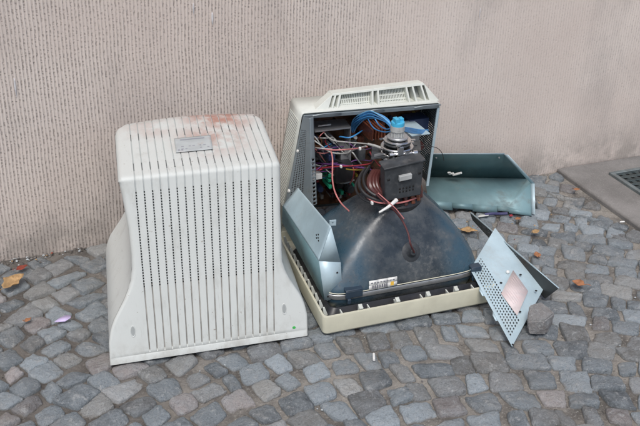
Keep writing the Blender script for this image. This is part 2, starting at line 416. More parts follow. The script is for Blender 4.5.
def curve_y(x):
    t = (x - 0.75 + 0.95) % 1.9 - 0.95
    return -0.47 * t * t, -0.94 * t        # height, slope
def sett_field():
    rng = random.Random(21)
    V = []; F = []; T = []
    h = 0.066; n = 11
    S = [-1, -.965, -.86, -.6, -.3, 0, .3, .6, .86, .965, 1]
    for k in range(-40, 8):
        x = -1.1 + rng.random() * 0.06
        while x < 1.80:
            y0, sl = curve_y(x)
            th = math.atan(sl)
            ln = rng.uniform(0.046, 0.083) * (1.0 if rng.random() > 0.12 else 1.25)
            x2 = x + ln * math.cos(th)
            ym, slm = curve_y((x + x2) / 2); thm = math.atan(slm)
            hc = h * math.cos(thm)
            nx, ny = -math.sin(thm) * hc, math.cos(thm) * hc
            def base(xx):
                tt = (x - 0.75 + 0.95) // 1.9      # stay on the arc the sett starts in
                t = xx - 0.75 - tt * 1.9
                return Vector((xx, -0.04 + k * h - 0.47 * t * t, 0))
            a, b = base(x), base(x2)
            jit = lambda: Vector((rng.gauss(0, 0.0062), rng.gauss(0, 0.0062), 0))
            c4 = [a + jit(), b + jit(), b + Vector((nx, ny, 0)) + jit(), a + Vector((nx, ny, 0)) + jit()]
            x = x2
            ctr = (c4[0] + c4[1] + c4[2] + c4[3]) / 4
            if ctr.y > -0.02 or ctr.x > XS - 0.02 or ctr.y < -2.6: continue
            gap = rng.uniform(0.0002, 0.0030)
            ex = ((c4[1] - c4[0]).length + (c4[2] - c4[3]).length) / 2; ey = ((c4[3] - c4[0]).length + (c4[2] - c4[1]).length) / 2
            kx, ky = 1 - 2 * gap / ex, 1 - 2 * gap / ey
            zt = rng.gauss(-0.0025, 0.0022); tx, ty = rng.gauss(0, 0.003), rng.gauss(0, 0.003)
            dome = rng.uniform(0.0005, 0.0035); pw = rng.uniform(3.4, 7); rng_f = 0.6 + 0.3 * ((k * 7 + int(x * 100)) % 5) / 4
            seed = Vector((rng.random() * 50, rng.random() * 50, rng.random() * 50))
            q = rng.random()
            lum = min(.46, max(0.085, 0.265 * math.exp(rng.gauss(0, 0.34))))
            if q < 0.66: col = (lum * 0.87, lum * 1.0, lum * 1.09)
            elif q < 0.82: col = (lum * 0.98, lum * 1.0, lum * 1.0)
            elif q < 0.94: col = (lum * 1.0, lum * 1.0, lum * 0.96)
            else: col = (lum * 1.06, lum * 0.95, lum * 0.92)
            o = len(V)
            for t_ in S:
                for s_ in S:
                    r = (abs(s_) ** pw + abs(t_) ** pw) ** (1 / pw); mx = max(abs(s_), abs(t_))
                    f = lerp(1, mx / r, rng_f) if r > 1e-6 else 1
                    u, v = s_ * f, t_ * f
                    wob = 1 + 0.10 * mx * mnoise.noise(seed + Vector((u * 1.3, v * 1.3, 0)))+ 0.06 * mx * mnoise.noise(seed + Vector((u * 4, v * 4, 3)))
                    u *= kx * wob; v *= ky * wob
                    p = (c4[0] * (1 - u) * (1 - v) + c4[1] * (1 + u) * (1 - v) + c4[2] * (1 + u) * (1 + v) + c4[3] * (1 - u) * (1 + v)) / 4
                    rr = min(1, mx)
                    edge = max(0, (rr - 0.6) / 0.365)
                    z = zt + tx * u + ty * v + dome * (1 - rr * rr) - 0.0034 * edge ** 2
                    z += 0.0036 * mnoise.noise(seed + Vector((u * 2.2, v * 2.2, 1))) + 0.0024 * mnoise.noise(seed + Vector((u * 5, v * 5, 7))) + 0.0010 * mnoise.noise(seed + Vector((u * 13, v * 13, 9)))
                    if rr > 0.999: z = -0.020
                    p.x = min(p.x, XS - 0.012); p.y = min(p.y, -0.016)
                    V.append((p.x, p.y, z)); T.append(col)
            for j in range(n - 1):
                for i in range(n - 1):
                    F.append((o + j * n + i, o + j * n + i + 1, o + (j + 1) * n + i + 1, o + (j + 1) * n + i))
    me = bpy.data.meshes.new('cobblestone_paving'); me.from_pydata(V, [], F)
    ca = me.color_attributes.new('tint', 'FLOAT_COLOR', 'POINT')
    ca.data.foreach_set('color', np.array([c + (1,) for c in T], dtype=np.float32).ravel())
    me.polygons.foreach_set('use_smooth', [True] * len(F)); me.materials.append(M['stone'])
    me.update()
    o = bpy.data.objects.new('cobblestone_paving', me); C.objects.link(o)
    tag(o, kind='structure')
sett_field()

def grit():
    rng = random.Random(5); mb = MB()
    def pebble(p, r, mi):
        n = 6; rings = []
        for h, k in ((-0.5, 0.7), (0.1, 1.0), (0.6, 0.55)):
            a0 = rng.random() * 6
            rings.append([Vector((p[0] + r * k * math.cos(a0 * 0 + 2 * PI * i / n) * rng.uniform(.7, 1.2), p[1] + r * k * math.sin(2 * PI * i / n) * rng.uniform(.7, 1.2), p[2] + r * h * 0.8)) for i in range(n)])
        mb.loft(rings, True, True, mi)
    for i in range(420):      # crumbs fallen from the wall along its foot
        x = rng.uniform(-0.4, 1.76); y = -0.006 - abs(rng.gauss(0, 0.014))
        pebble((x, y, -0.004 - y * -0.25), rng.uniform(0.0015, 0.005), rng.choice((0, 0, 1, 2)))
    for i in range(900):
        x = rng.uniform(-0.1, 1.75); y = -rng.random() * 1.2 - 0.02
        pebble((x, y, -0.008), rng.uniform(0.001, 0.003), rng.choice((0, 1, 1, 2)))
    for i in range(80):      # crumbs of leaf blown against the wall and the sheet metal
        if rng.random() < .6: x = rng.uniform(-.3, 1.7); y = -.012 - abs(rng.gauss(0, .03))
        else: x = rng.uniform(1.18, 1.6); y = -.28 + rng.gauss(0, .05)
        pebble((x, y, -.001), rng.uniform(.0015, .0045), rng.choice((3, 3, 3, 1, 1, 4)))
    o = mb.build('grit', [M['concrete'], M['soil'], M['palegrit'], M['leaf2'], M['redleaf']])
    tag(o, 'loose crumbs of render and grit along the foot of the wall', 'grit', kind='stuff')
M['palegrit'] = simple('pale_grit', (0.42, 0.45, 0.46), 0.8)
grit()

# ------------------------------------------------------------------ drain grate in the slab
GX0, GX1, GY0, GY1 = 1.922, 2.42, -0.62, -0.098
gr = empty('drain_grate', (GX0, GY1, 0.0))
tag(gr, 'dark iron grate with rows of square holes set into the concrete slab', 'grate')
f = MB()
for (x0, x1, y0, y1) in ((GX0, GX1, GY1 - 0.014, GY1), (GX0, GX1, GY0, GY0 + 0.014), (GX0, GX0 + 0.014, GY0 + 0.014, GY1 - 0.014), (GX1 - 0.014, GX1, GY0 + 0.014, GY1 - 0.014)):
    f.box(((x0 + x1) / 2, (y0 + y1) / 2, 0.007), (x1 - x0, y1 - y0, 0.012))
f.build('frame', M['ironrim'], gr, bevel=0.0015)
f = MB(); f.perf((GX0 + 0.014, GY0 + 0.014, 0.010), (GX1 - 0.014, GY0 + 0.014, 0.010), (GX1 - 0.014, GY1 - 0.014, 0.010), (GX0 + 0.014, GY1 - 0.014, 0.010), 18, 19, lambda i, j: True)
f.build('grid', M['iron'], gr, solid=0.004)
f = MB(); f.box(((GX0 + GX1) / 2, (GY0 + GY1) / 2, 0.0052), (GX1 - GX0 - 0.03, GY1 - GY0 - 0.03, 0.001))  # black sheet just under the grid, painted darkness of the pit
f.build('pit_dark', M['void'], gr)

# ------------------------------------------------------------------ white housing cover (left)
SM = Vector((0.457, -0.594, 0.007)); SU = Vector((0.9961, -0.0878, 0)); SW = Vector((0.165, 0.986, 0)); SZ = Vector((0, 0, 1))
def SP(u, d, z): return SM + SU * u + SW * d + SZ * z
HW_V = [0, .05, .075, .098, .12, .143, .165, .185, .21, .24, .30, .37, .42, .46]
HW_H = [.228, .228, .2235, .2155, .2025, .1890, .179, .1728, .1702, .1698, .1705, .176, .180, .182]
HW_C = [0, .001, .001, .001, .001, .001, .002, .003, .005, .006, .005, .003, .000, -.002]
def hw(v): return interp(v, HW_V, HW_H), interp(v, HW_V, HW_C)
# spine: depth d, height z, list of (d, z, kind, fraction)
ZT = 0.400; SL = 0.2884
def spine():
    pts = []           # (d, z, part)
    rows = []
    v0, v1 = 0.168, 0.385; step = 0.0062
    zs = [0.0, 0.012, 0.0145, 0.0165, 0.022, 0.03, 0.04, 0.05, 0.062, 0.075, 0.088, 0.10, 0.112, 0.125, 0.14, 0.152, 0.157]
    for z in zs: pts.append((SL * z, z, 'front', 0))
    nh = int((v1 - v0) / step)
    for i in range(nh):
        for q, k in ((0.0, 1), (0.58, 0)):
            z = (v0 + (i + q) * step) * 0.9606; pts.append((SL * z, z, 'front', k))    # k=1: cell above this row is a hole
    ztop = ZT - 0.011
    for z in (0.374, 0.381, ztop): pts.append((SL * z, z, 'front', 0))
    # rounded edge
    d0 = SL * ztop; r = 0.010
    for a in (0.2, 0.4, 0.6, 0.8, 1.0):
        an = a * (PI / 2 - 0.28); pts.append((d0 + SL * r * a * 0.7 + r * (1 - math.cos(an)) , ztop + r * math.sin(an) + 0.001 * a, 'edge', 0))
    dA = pts[-1][0]; zA = pts[-1][1]; dB = 0.395
    fr = [0.04]
    def holes(f0, f1, n):
        st = (f1 - f0) / n
        for i in range(n): fr.append((f0 + i * st, 1)); fr.append((f0 + (i + 0.58) * st, 0))
    holes(0.10, 0.24, 6); fr.append((0.30, 0)); fr.append((0.42, 0)); fr.append((0.55, 0)); holes(0.66, 0.80, 6); fr.append((0.88, 0)); fr.append((0.95, 0))
    for f_ in fr:
        f_, k = f_ if isinstance(f_, tuple) else (f_, 0)
        pts.append((lerp(dA, dB, f_), zA + 0.004 * f_ , 'top', k))
    zB = zA + 0.004; rb = 0.022
    for a in (0.25, 0.5, 0.75, 1.0):
        an = a * PI / 2; pts.append((dB + rb * math.sin(an), zB - rb * (1 - math.cos(an)), 'bedge', 0))
    for z in (0.36, 0.3, 0.24, 0.21, 0.185, 0.165, 0.143, 0.12, 0.098, 0.075, 0.05, 0.0): pts.append((dB + rb + 0.012 * (1 - z / 0.39), z, 'back', 0))
    return pts
def make_shell():
    pts = spine(); root = empty('monitor_housing', SM)
    tag(root, 'upright white slotted plastic monitor housing with rusty stains on its top', 'monitor housing')
    NG = 18; gw = 0.0036; gd = 0.0024; rc = 0.013
    dTop0 = [p for p in pts if p[2] == 'top'][0][0]
    mb = MB(); rowsV = []; sideL = []; sideR = []
    # normals along the spine in the (d,z) plane
    N = []
    for i, (d, z, k, hh) in enumerate(pts):
        a = pts[max(i - 1, 0)]; b = pts[min(i + 1, len(pts) - 1)]
        td, tz = b[0] - a[0], b[1] - a[1]; L = math.hypot(td, tz) or 1
        N.append((tz / L, -td / L))       # points inward (to larger d for the front)
    cols = None
    for i, (d, z, k, hh) in enumerate(pts):
        v = z / 0.9606 if k in ('front', 'back', 'bedge') else 0.42
        H, cc = hw(v)
        if k == 'edge': H, cc = hw(min(v, .42))
        fr = 0.0
        if k == 'top': fr = (d - dTop0) / (0.395 - dTop0)
        if k in ('bedge', 'back'): fr = 1.0
        arch = 0.010 * fr * (1 if k != 'back' else interp(z, [0, .36], [0, 1]))
        H -= (0.016 * (1 - math.sqrt(max(0, 1 - ((fr - .88) / .12) ** 2))) if fr > .88 and k == 'top' else (0.016 if k == 'bedge' else 0.016 * min(1, max(0, (z - .1) / .2)) if k == 'back' else 0))
        scale = 0.0168 + 0.0011 * min(1, v / 0.43)
        groove = (0.020 < z and k == 'front') or k in ('edge', 'top') or (k == 'bedge')
        seam = k == 'front' and 0.0140 < z < 0.0150
        row = []; kinds = []
        def put(u, inset, kind):
            a = u / H
            zz = z + arch * (1 - a * a)
            dd = d + N[i][0] * inset; zz += N[i][1] * inset if k != 'back' else 0
            row.append(SP(u + cc, dd, zz)); kinds.append(kind)
        rcl = rc if k in ('top', 'edge', 'bedge') else interp(z, [0, .06, .2, .42], [0.004, 0.007, 0.011, 0.013])
        for an in (0, 18, 36, 54, 72):
            a = math.radians(an); put(-H + rcl * (1 - math.sin(a)), rcl * (1 - math.cos(a)) if False else rcl * (1 - math.sin(math.radians(90 - an))) if False else rcl * math.cos(a) ** 1.0 * (1 - 0) - 0, 'c') if False else put(-H + rcl * (1 - math.cos(a)), rcl * (1 - math.sin(a)), 'c')
        put(-H + rcl, 0.0012 if seam else 0, 'p')
        for gi in range(NG):
            uc = (gi - (NG - 1) / 2) * scale + 0.004 + 0.004 * min(1, v / .43) - cc
            g = gd if groove else 0.0
            gw = 0.0032 if k == 'front' else (0.0030 if k == 'edge' else 0.0026)
            e = 0.0012 if seam else 0
            put(uc - gw / 2, e, 'p'); put(uc - gw / 2 * 0.8, g + e, 'w'); put(uc + gw / 2 * 0.8, g + e, 'g'); put(uc + gw / 2, e, 'w')
        put(H - rcl, 0.0012 if seam else 0, 'p')
        for an in (72, 54, 36, 18, 0):
            a = math.radians(an); put(H - rcl * (1 - math.cos(a)), rcl * (1 - math.sin(a)), 'c')
        rowsV.append(row); sideL.append(row[0]); sideR.append(row[-1]); cols = kinds
    n = len(cols); o = 0
    for r in rowsV: mb.v += r
    for j in range(len(rowsV) - 1):
        for i in range(n - 1):
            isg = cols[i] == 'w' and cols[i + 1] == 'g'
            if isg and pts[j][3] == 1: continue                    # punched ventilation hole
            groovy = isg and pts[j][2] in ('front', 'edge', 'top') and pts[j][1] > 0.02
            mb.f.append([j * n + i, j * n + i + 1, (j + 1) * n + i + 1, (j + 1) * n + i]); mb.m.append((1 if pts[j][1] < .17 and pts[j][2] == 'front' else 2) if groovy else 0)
    # side skins: rule between front and back rims at equal heights
    K = len(pts)
    ib = next(i for i, p in enumerate(pts) if p[2] == 'bedge')
    fz = [(p[1], i) for i, p in enumerate(pts) if p[2] in ('front', 'edge')]
    fz = [fz[i] for i in range(len(fz)) if fz[i][0] <= 0.162 or i % 4 == 0 or i > len(fz) - 8]
    bk = list(range(ib + 3, K))
    for side, sg in ((sideL, 1), (sideR, -1)):
        zb = [(side[i].z, side[i]) for i in reversed(bk)]
        def backpt(z):
            for q in range(len(zb) - 1):
                if zb[q][0] <= z <= zb[q + 1][0]:
                    t = (z - zb[q][0]) / max(1e-6, zb[q + 1][0] - zb[q][0]); return zb[q][1].lerp(zb[q + 1][1], t)
            return zb[-1][1] if z > zb[-1][0] else zb[0][1]
        prev = None
        o = len(mb.v); rr = []
        for z, i in fz:
            p = side[i]; bp = backpt(p.z)
            rr.append([p.lerp(bp, t) for t in (0, 0.25, 0.5, 0.75, 1)])
        mb.loft(rr if sg > 0 else rr, False, False, 0, closed=False)
        last = fz[-1][1]
        top = [side[i] for i in range(last, ib + 4)]
        mb.poly(top)
    body = mb.build('shell', [M['shell'], M['slotdirt'], M['slotgrey']], root, sharp=40)
    bmr = body.modifiers.new('weld', 'WELD'); bmr.merge_threshold = 0.0002
    def front(px, py, lift=0.0006):
        # point on the sloping front face seen at this spot of the photograph
        n_ = Vector((-0.0843, -0.9569, 0.2780)); d = Vector(_ray(px, py)); c0 = Vector(CAM_C)
        t = n_.dot(SM - c0) / n_.dot(d); return c0 + d * t + n_ * lift, n_
    for px, py in ((133, 331.5), (284.2, 309)):
        p, n_ = front(px, py, 0.0); X = SU; Y = n_.cross(X)
        q = MB(); rg = []
        for k, dz in ((1.15, 0.0004), (1.0, 0.0010), (0.86, 0.0004)):
            rg.append([p + X * (0.0052 * k * math.cos(2 * PI * i / 24)) + Y * (0.0125 * k * math.sin(2 * PI * i / 24)) + n_ * dz for i in range(24)])
        q.loft(rg, False, False, 0); q.poly(rg[2], 1)
        q.build('screw_recess', [M['shell'], M['recessgrey']], root)
    p, n_ = front(294, 327.6, 0.0); q = MB(); Y = n_.cross(SU)
    q.loft([[p + SU * (0.0040 * k * math.cos(2 * PI * i / 16)) + Y * (0.0034 * k * math.sin(2 * PI * i / 16)) + n_ * dz for i in range(16)] for k, dz in ((1, 0.0002), (0.95, 0.0009))], False, True)
    tag(q.build('sticker', M['gdot'], root), 'small round green sticker')
    # worn rating label on the top
    LZ = SM.z + ZT + .0056
    L = [az(174, 138.5, LZ + .0042), az(210.5, 135, LZ + .0042), az(213, 149, LZ + .0008), az(176, 152.5, LZ + .0008)]
    q = MB(); q.perf(L[3], L[2], L[1], L[0], 3, 3, lambda i, j: False); lab = q.build('rating_label', M['label'], root, solid=0.0003, offset=1)
    q = MB()
    def bar(u0, v0, u1, v1):
        P = lambda u, v: (L[3].lerp(L[2], u)).lerp(L[0].lerp(L[1], u), v) + Vector((0, 0, 0.0006))
        q.poly([P(u0, v0), P(u1, v0), P(u1, v1), P(u0, v1)])
    bar(.15, .80, .82, .88)
    for k in range(2):
        for j in range(9):
            if random.random() < .35: continue
            u = .06 + j * .10; bar(u, .16 + k * .17, u + random.uniform(.03, .085), .22 + k * .17)
    bar(.06, .08, .12, .2); bar(.15, .08, .2, .2)
    q.build('print', M['ink2'], lab)
M['ink2'] = simple('faded_ink', (0.30, 0.31, 0.34), 0.6)
M['label'] = simple('faded_label', (0.44, 0.47, 0.47), 0.5, var=0.08, dirt=(0.45, 0.25, 0.17), dirt_amt=0.6, dirt_scale=20)
make_shell()

# ------------------------------------------------------------------ opened monitor (right)
BO = Vector((0.718, -0.625, 0.004)); BX = Vector((0.9998, -0.018, 0)); BY = Vector((0.080, 0.9968, 0)); BZ = Vector((0, 0, 1))
def BP(u, d, z): return BO + BX * u + BY * d + BZ * z
WB, DB, HB = 0.456, 0.450, 0.053
mon = empty('opened_monitor', BP(WB / 2, DB / 2, 0) )
tag(mon, 'stripped tube monitor lying face down with its dark funnel and wiring exposed', 'monitor')
def rrect(u0, u1, d0, d1, r, z, n=5):
    P = []
    for cx, cy, a0 in ((u1 - r, d0 + r, -90), (u1 - r, d1 - r, 0), (u0 + r, d1 - r, 90), (u0 + r, d0 + r, 180)):
        for i in range(n + 1):
            a = math.radians(a0 + 90 * i / n); P.append(BP(cx + r * math.cos(a), cy + r * math.sin(a), z))
    return P
def rrI(i, z, r): return rrect(i, WB - i, i, DB - i, r, z)
q = MB()
q.loft([rrect(.055, WB - .055, .06, .335, .01, 0.002), rrI(0.006, 0.0, 0.01), rrI(0.001, 0.006, .012), rrI(-0.002, HB - .003, .013), rrI(-0.001, HB, .012), rrI(0.004, HB, .010),
        rrI(0.006, HB - .012, .009), rrI(0.010, HB - .014, .008), rrI(0.012, 0.010, .007), rrect(.05, WB - .05, .055, .34, .01, 0.010), rrect(.055, WB - .055, .06, .335, .01, 0.002)], False, False)
bez = q.build('bezel', M['cream'], mon, sharp=30)
for px, py in ((365, 315), (402, 307.5), (432, 300.5), (459, 294)):       # latch tabs on the front rim
    p = az(px, py, HB + 0.004); u = (p - BO).dot(BX)
    q = MB(); q.box(BP(u, 0.012, HB - 0.008), (0.010, 0.006, 0.034), (BX, BY, BZ)); q.box(BP(u, 0.008, HB + 0.004), (0.010, 0.012, 0.005), (BX, BY, BZ))
    q.build('latch_tab', M['ivory'], bez, bevel=0.001)
for i in range(12):
    d = 0.03 + i * 0.032
    q = MB(); q.hexa([BP(.011, d, .03), BP(.030, d, .012), BP(.030, d + .004, .012), BP(.011, d + .004, .03), BP(.0075, d, HB + .006), BP(.012, d, HB + .006), BP(.012, d + .004, HB + .006), BP(.0075, d + .004, HB + .006)])
    q.build('rib', M['ivory'], bez)
for i in range(6):
    u = 0.05 + i * 0.07
    q = MB(); q.box(BP(u, 0.020, 0.03), (0.003, 0.018, 0.036), (BX, BY, BZ)); q.build('rib', M['ivory'], bez)
q = MB(); q.loft([rrect(.014, WB - .014, .020, .345, .02, .030), rrect(.013, WB - .013, .019, .346, .02, .034), rrect(.026, WB - .026, .030, .340, .02, .052), rrect(.030, WB - .030, .034, .336, .02, .050)], False, False)
q.build('inner_frame', M['black'], mon)

# picture tube
TC = Vector((0.2345, 0.206))
def sup(hx, hy, e, z, lean, n=64):
    P = []
    for i in range(n):
        a = 2 * PI * i / n; c, s_ = math.cos(a), math.sin(a)
        x = hx * math.copysign(abs(c) ** (2 / e), c); y = hy * math.copysign(abs(s_) ** (2 / e), s_)
        P.append(BP(TC.x + x + lean, TC.y + y, z))
    return P
prof = [(.012, .180, .128, 7), (.018, .196, .142, 7), (.045, .205, .150, 8), (.066, .207, .151, 8), (.074, .2065, .1505, 8), (.080, .205, .1485, 7.5), (.088, .2025, .1455, 7), (.100, .197, .141, 6.8), (.120, .185, .132, 6.4),
        (.145, .1665, .1195, 6), (.170, .145, .105, 5.4), (.192, .1225, .091, 4.8), (.210, .102, .079, 4), (.225, .083, .068, 3.2), (.240, .066, .058, 2.6), (.255, .051, .047, 2.1), (.275, .038, .038, 2)]
q = MB(); q.loft([sup(a, b, e, z, 0.018 * max(0, z - .05) / .22) for z, a, b, e in prof], True, True)
tube = q.build('picture_tube', M['tube'], mon, sharp=60)
q = MB(); q.loft([sup(.2085, .1525, 8, .053, 0), sup(.2095, .1535, 8, .055, 0), sup(.2095, .1535, 8, .0645, 0), sup(.2085, .1525, 8, .066, 0)], False, False)
q.build('rim_band', M['alu'], tube)
q = MB(); q.loft([sup(.2080, .1520, 8, .068, 0), sup(.2092, .1532, 8, .0692, 0), sup(.2080, .1520, 8, .0705, 0)], False, False)
q.build('rim_tape', M['cream'], tube)
for px, py, w_ in ((354, 294, .045), (472, 267, .03)):
    p = az(px, py, .078); q = MB(); u = (p - BO).dot(BX)
    q.box(BP(u, .048, .070), (w_, .004, .020), (BX, BY, BZ)); q.box(BP(u, .057, .081), (w_, .022, .004), (BX, BY, BZ)); q.box(BP(u - w_ * .3, .044, .054), (w_ * .2, .008, .014), (BX, BY, BZ))
    q.build('mounting_lug', M['clipblue'], tube, bevel=.002)
def funnel_front(u, z, lift=0.0):
    # outward point on the funnel's front flank at height z
    hx = interp(z, [p[0] for p in prof], [p[1] for p in prof]); hy = interp(z, [p[0] for p in prof], [p[2] for p in prof]); e = interp(z, [p[0] for p in prof], [p[3] for p in prof])
    r = min(.98, abs(u) / hx)
    return BP(TC.x + u + 0.018 * max(0, z - .05) / .22, TC.y - hy * (1 - r ** e) ** (1 / e) - lift, z)
def flank_u(px, z):
    best = min((abs(px - proj(funnel_front(u / 500, z))[0]), u / 500) for u in range(-80, 81)); return best[1]
def proj(p):
    c = CAM_R.T @ (np.array(p) - CAM_C); return 320 + 950 * c[0] / c[2], 213 + 950 * c[1] / c[2]
def on_flank(px, py, lift=0.0):
    bz = min(((lambda P: (abs(P[0] - px) + abs(P[1] - py), z, u))(proj(funnel_front(u, z))) for z in [k / 400 for k in range(33, 108)] for u in [flank_u(px, z)]))
    return bz[2], bz[1], funnel_front(bz[2], bz[1], lift)
# anode cap and its lead
u, z, pc = on_flank(411, 252); pn = (funnel_front(u, z + .004) - funnel_front(u, z - .004)); tx = (funnel_front(u + .004, z) - funnel_front(u - .004, z)); nn = tx.cross(pn).normalized()
if nn.y > 0: nn = -nn
q = MB(); q.lathe(pc - nn * .004, nn * .02, [(0, .026), (.15, .0255), (.22, .024), (.30, .014), (.5, .010), (.9, .008), (1.0, .005)], 28)
cap = q.build('anode_cap', M['rubber'], tube)
# paper label on the flank
q = MB(); us = [flank_u(px, .082) for px in (369, 378, 388, 397)]
rows = [[funnel_front(u_ , z_, .0028) for u_ in us] for z_ in (.069, .080, .091)]
for j in range(2):
    for i in range(3): q.poly([rows[j][i], rows[j][i + 1], rows[j + 1][i + 1], rows[j + 1][i]])
lab = q.build('barcode_label', M['paper'], tube, solid=.0006, offset=1)
q = MB()
def LP(a, b): 
    u_ = lerp(us[0], us[-1], a); return funnel_front(u_, lerp(.069, .091, b), .0038)
for k in range(14):
    a = .06 + k * .042; q.poly([LP(a, .15), LP(a + .02 * (1 + k % 2), .15), LP(a + .02 * (1 + k % 2), .5), LP(a, .5)])
for k in range(8):
    a = .06 + k * .11; q.poly([LP(a, .68), LP(a + .08, .68), LP(a + .08, .80), LP(a, .80)])
for a, b in ((.76, .15),): q.poly([LP(a, b), LP(a + .12, b), LP(a + .12, b + .42), LP(a, b + .42)], 1)
q.build('print', [M['ink'], M['orange_ink']], lab)

# deflection yoke with its cover box, coil and ring
AX = BP(TC.x + .012, TC.y, 0); 
def AP(x, y, z): return Vector((AX.x + x, AX.y + y, z))
q = MB(); q.lathe(AP(0, 0, .226), Vector((0, 0, .045)), [(0, .072), (.25, .074), (.5, .066), (.8, .056), (1, .048)], 36)
yoke = q.build('deflection_yoke', M['black'], mon)
for k in range(20):
    a = 2 * PI * k / 20
    q = MB(); P = [AP(math.cos(a) * r_, math.sin(a) * r_, z_) for r_, z_ in ((.068, .243), (.063, .262), (.054, .284), (.046, .298))]
    q.tube(P, .0065, 6, sub=3); q.build('coil_winding', M['copper'] if k % 3 else M['maroon'], yoke)
YB = -0.505
TLp, TRp, BRp, BLp = at(385, 169, YB), at(424, 160, YB), at(421, 195, YB), at(385, 202, YB)
def YQ(s_, t_, b_): return TLp.lerp(TRp, s_).lerp(BLp.lerp(BRp, s_), t_) + Vector((b_ * .10, b_, b_ * .06))
q = MB(); q.hexa([YQ(0, 1, 0), YQ(1, 1, 0), YQ(1, 1, .036), YQ(0, 1, .036), YQ(0, 0, 0), YQ(1, 0, 0), YQ(1, 0, .036), YQ(0, 0, .036)])
ybox = q.build('yoke_box', M['charcoal'], yoke, bevel=.003)
q = MB(); q.hexa([YQ(-.03, .03, -.003), YQ(1.03, .03, -.003), YQ(1.03, .03, .038), YQ(-.03, .03, .038), YQ(-.03, -.02, -.003), YQ(1.03, -.02, -.003), YQ(1.03, -.02, .038), YQ(-.03, -.02, .038)])
q.build('lid', M['charcoal'], ybox, bevel=.0015)
q = MB(); q.hexa([YQ(.35, .42, -.008), YQ(.68, .42, -.008), YQ(.68, .42, .002), YQ(.35, .42, .002), YQ(.35, .28, -.008), YQ(.68, .28, -.008), YQ(.68, .28, .002), YQ(.35, .28, .002)])
q.build('connector', M['socket'], ybox, bevel=.001)
VH = []
for k in range(4): VH.append([YQ(.40 + k * .07, .48, -.0006), YQ(.44 + k * .07, .48, -.0006), YQ(.44 + k * .07, .42, -.0006), YQ(.40 + k * .07, .42, -.0006)])
for k in range(5):
    for j in range(2): VH.append([YQ(.38 + k * .09, .72 + j * .09, -.0006), YQ(.42 + k * .09, .72 + j * .09, -.0006), YQ(.42 + k * .09, .66 + j * .09, -.0006), YQ(.38 + k * .09, .66 + j * .09, -.0006)])
for s_ in (.06, .88): VH.append([YQ(s_, .38, -.0006), YQ(s_ + .07, .38, -.0006), YQ(s_ + .07, .32, -.0006), YQ(s_, .32, -.0006)])
for P_ in VH:
    q = MB(); q.poly(P_); q.build('vent_hole', M['void'], ybox, solid=.0004)
# neck, clamp ring, magnets, socket and blue cap
q = MB(); q.cyl(AP(0, 0, .27), AP(-.002, 0, .40), .0145, n=24)
neck = q.build('tube_neck', M['alu'], mon)
for z_, r_, h_, m_ in ((.330, .036, .006, 'charcoal'), (.344, .042, .006, 'alu'), (.353, .038, .005, 'chrome'), (.361, .036, .006, 'black'), (.369, .040, .006, 'chrome'), (.378, .033, .006, 'charcoal'), (.386, .034, .005, 'chrome'), (.393, .026, .006, 'alu')):
    q = MB(); q.lathe(AP(0, 0, z_), Vector((0, 0, h_)), [(0, r_ - .002), (.3, r_), (.7, r_), (1, r_ - .002)], 28)
    for k in range(4 if m_ == 'chrome' else 0):
        a = k * PI / 2 + z_ * 60; q.box(AP(math.cos(a) * (r_ + .004), math.sin(a) * (r_ + .004), z_ + h_ / 2), (.010, .006, .003))
    q.build('magnet_ring', M[m_], neck)
q = MB(); q.cyl(AP(-.030, -.034, .366), AP(.026, -.040, .366), .004, n=10); q.cyl(AP(.024, -.040, .366), AP(.034, -.041, .366), .007, n=12); q.cyl(AP(-.036, -.033, .366), AP(-.028, -.034, .366), .006, n=12); q.box(AP(-.010, -.038, .374), (.014, .008, .022)); q.box(AP(.010, -.040, .356), (.012, .008, .018))
q.build('clamp_screw', M['chrome'], neck)
q = MB(); q.lathe(AP(-.002, 0, .396), Vector((0, 0, .030)), [(0, .012), (.15, .0135), (.5, .0145), (.55, .0175), (1, .0175)], 24)
for k in range(10):
    a = 2 * PI * k / 10; q.box(AP(-.002 + math.cos(a) * .0145, math.sin(a) * .0145, .404), (.003, .003, .014))
soc = q.build('tube_socket', M['socket'], mon)
q = MB(); q.lathe(AP(-.002, 0, .424), Vector((0, 0, .013)), [(0, .0150), (.15, .0165), (.85, .0165), (1, .015)], 24); q.box(AP(-.009, -.004, .441), (.011, .018, .012)); q.box(AP(.007, .003, .439), (.010, .014, .009))
q.build('cap', M['blue'], soc, bevel=.0012)

# lower housing half standing up behind (cream) ---------------------------------
YF, YR = -0.200, -0.092
c_tl, c_tr, c_bl, c_br = at(302, 113.5, YF), at(440, 102.5, YF), at(287, 197, YF), at(430, 183, YF)
def CQ(s_, t_, y):     # s across, t from top (0) to the measured bottom (1)
    p = c_tl.lerp(c_tr, s_).lerp(c_bl.lerp(c_br, s_), t_); return Vector((p.x + (y - YF) * .10, y, p.z))
TB = 1.40
q = MB()
def wallp(a, b, c, d): q.poly([a, b, c, d])
# outer skin with a rounded top-left edge
q.loft([[CQ(0, TB, YF), CQ(0, TB, YR)], [CQ(0, .04, YF), CQ(0, .04, YR)], [CQ(.004, .012, YF), CQ(.004, .012, YR)], [CQ(.015, 0, YF), CQ(.015, 0, YR)], [CQ(.985, 0, YF), CQ(.985, 0, YR)], [CQ(.996, .012, YF), CQ(.996, .012, YR)], [CQ(1, .04, YF), CQ(1, .04, YR)], [CQ(1, .30, YF), CQ(1, .30, YR)]], False, False, closed=False)
q.poly([CQ(0, TB, YR), CQ(0, .02, YR), CQ(.015, 0, YR), CQ(.985, 0, YR), CQ(1, .02, YR), CQ(1, TB, YR)])
cov = q.build('base_cover', M['ivory'], mon, solid=.003, offset=0)
q = MB(); q.perf(CQ(-.006, 1.15, YF + .012), CQ(-.006, .10, YF + .012), CQ(-.006, .10, YR - .012), CQ(-.006, 1.15, YR - .012), 34, 10, lambda i, j: True)
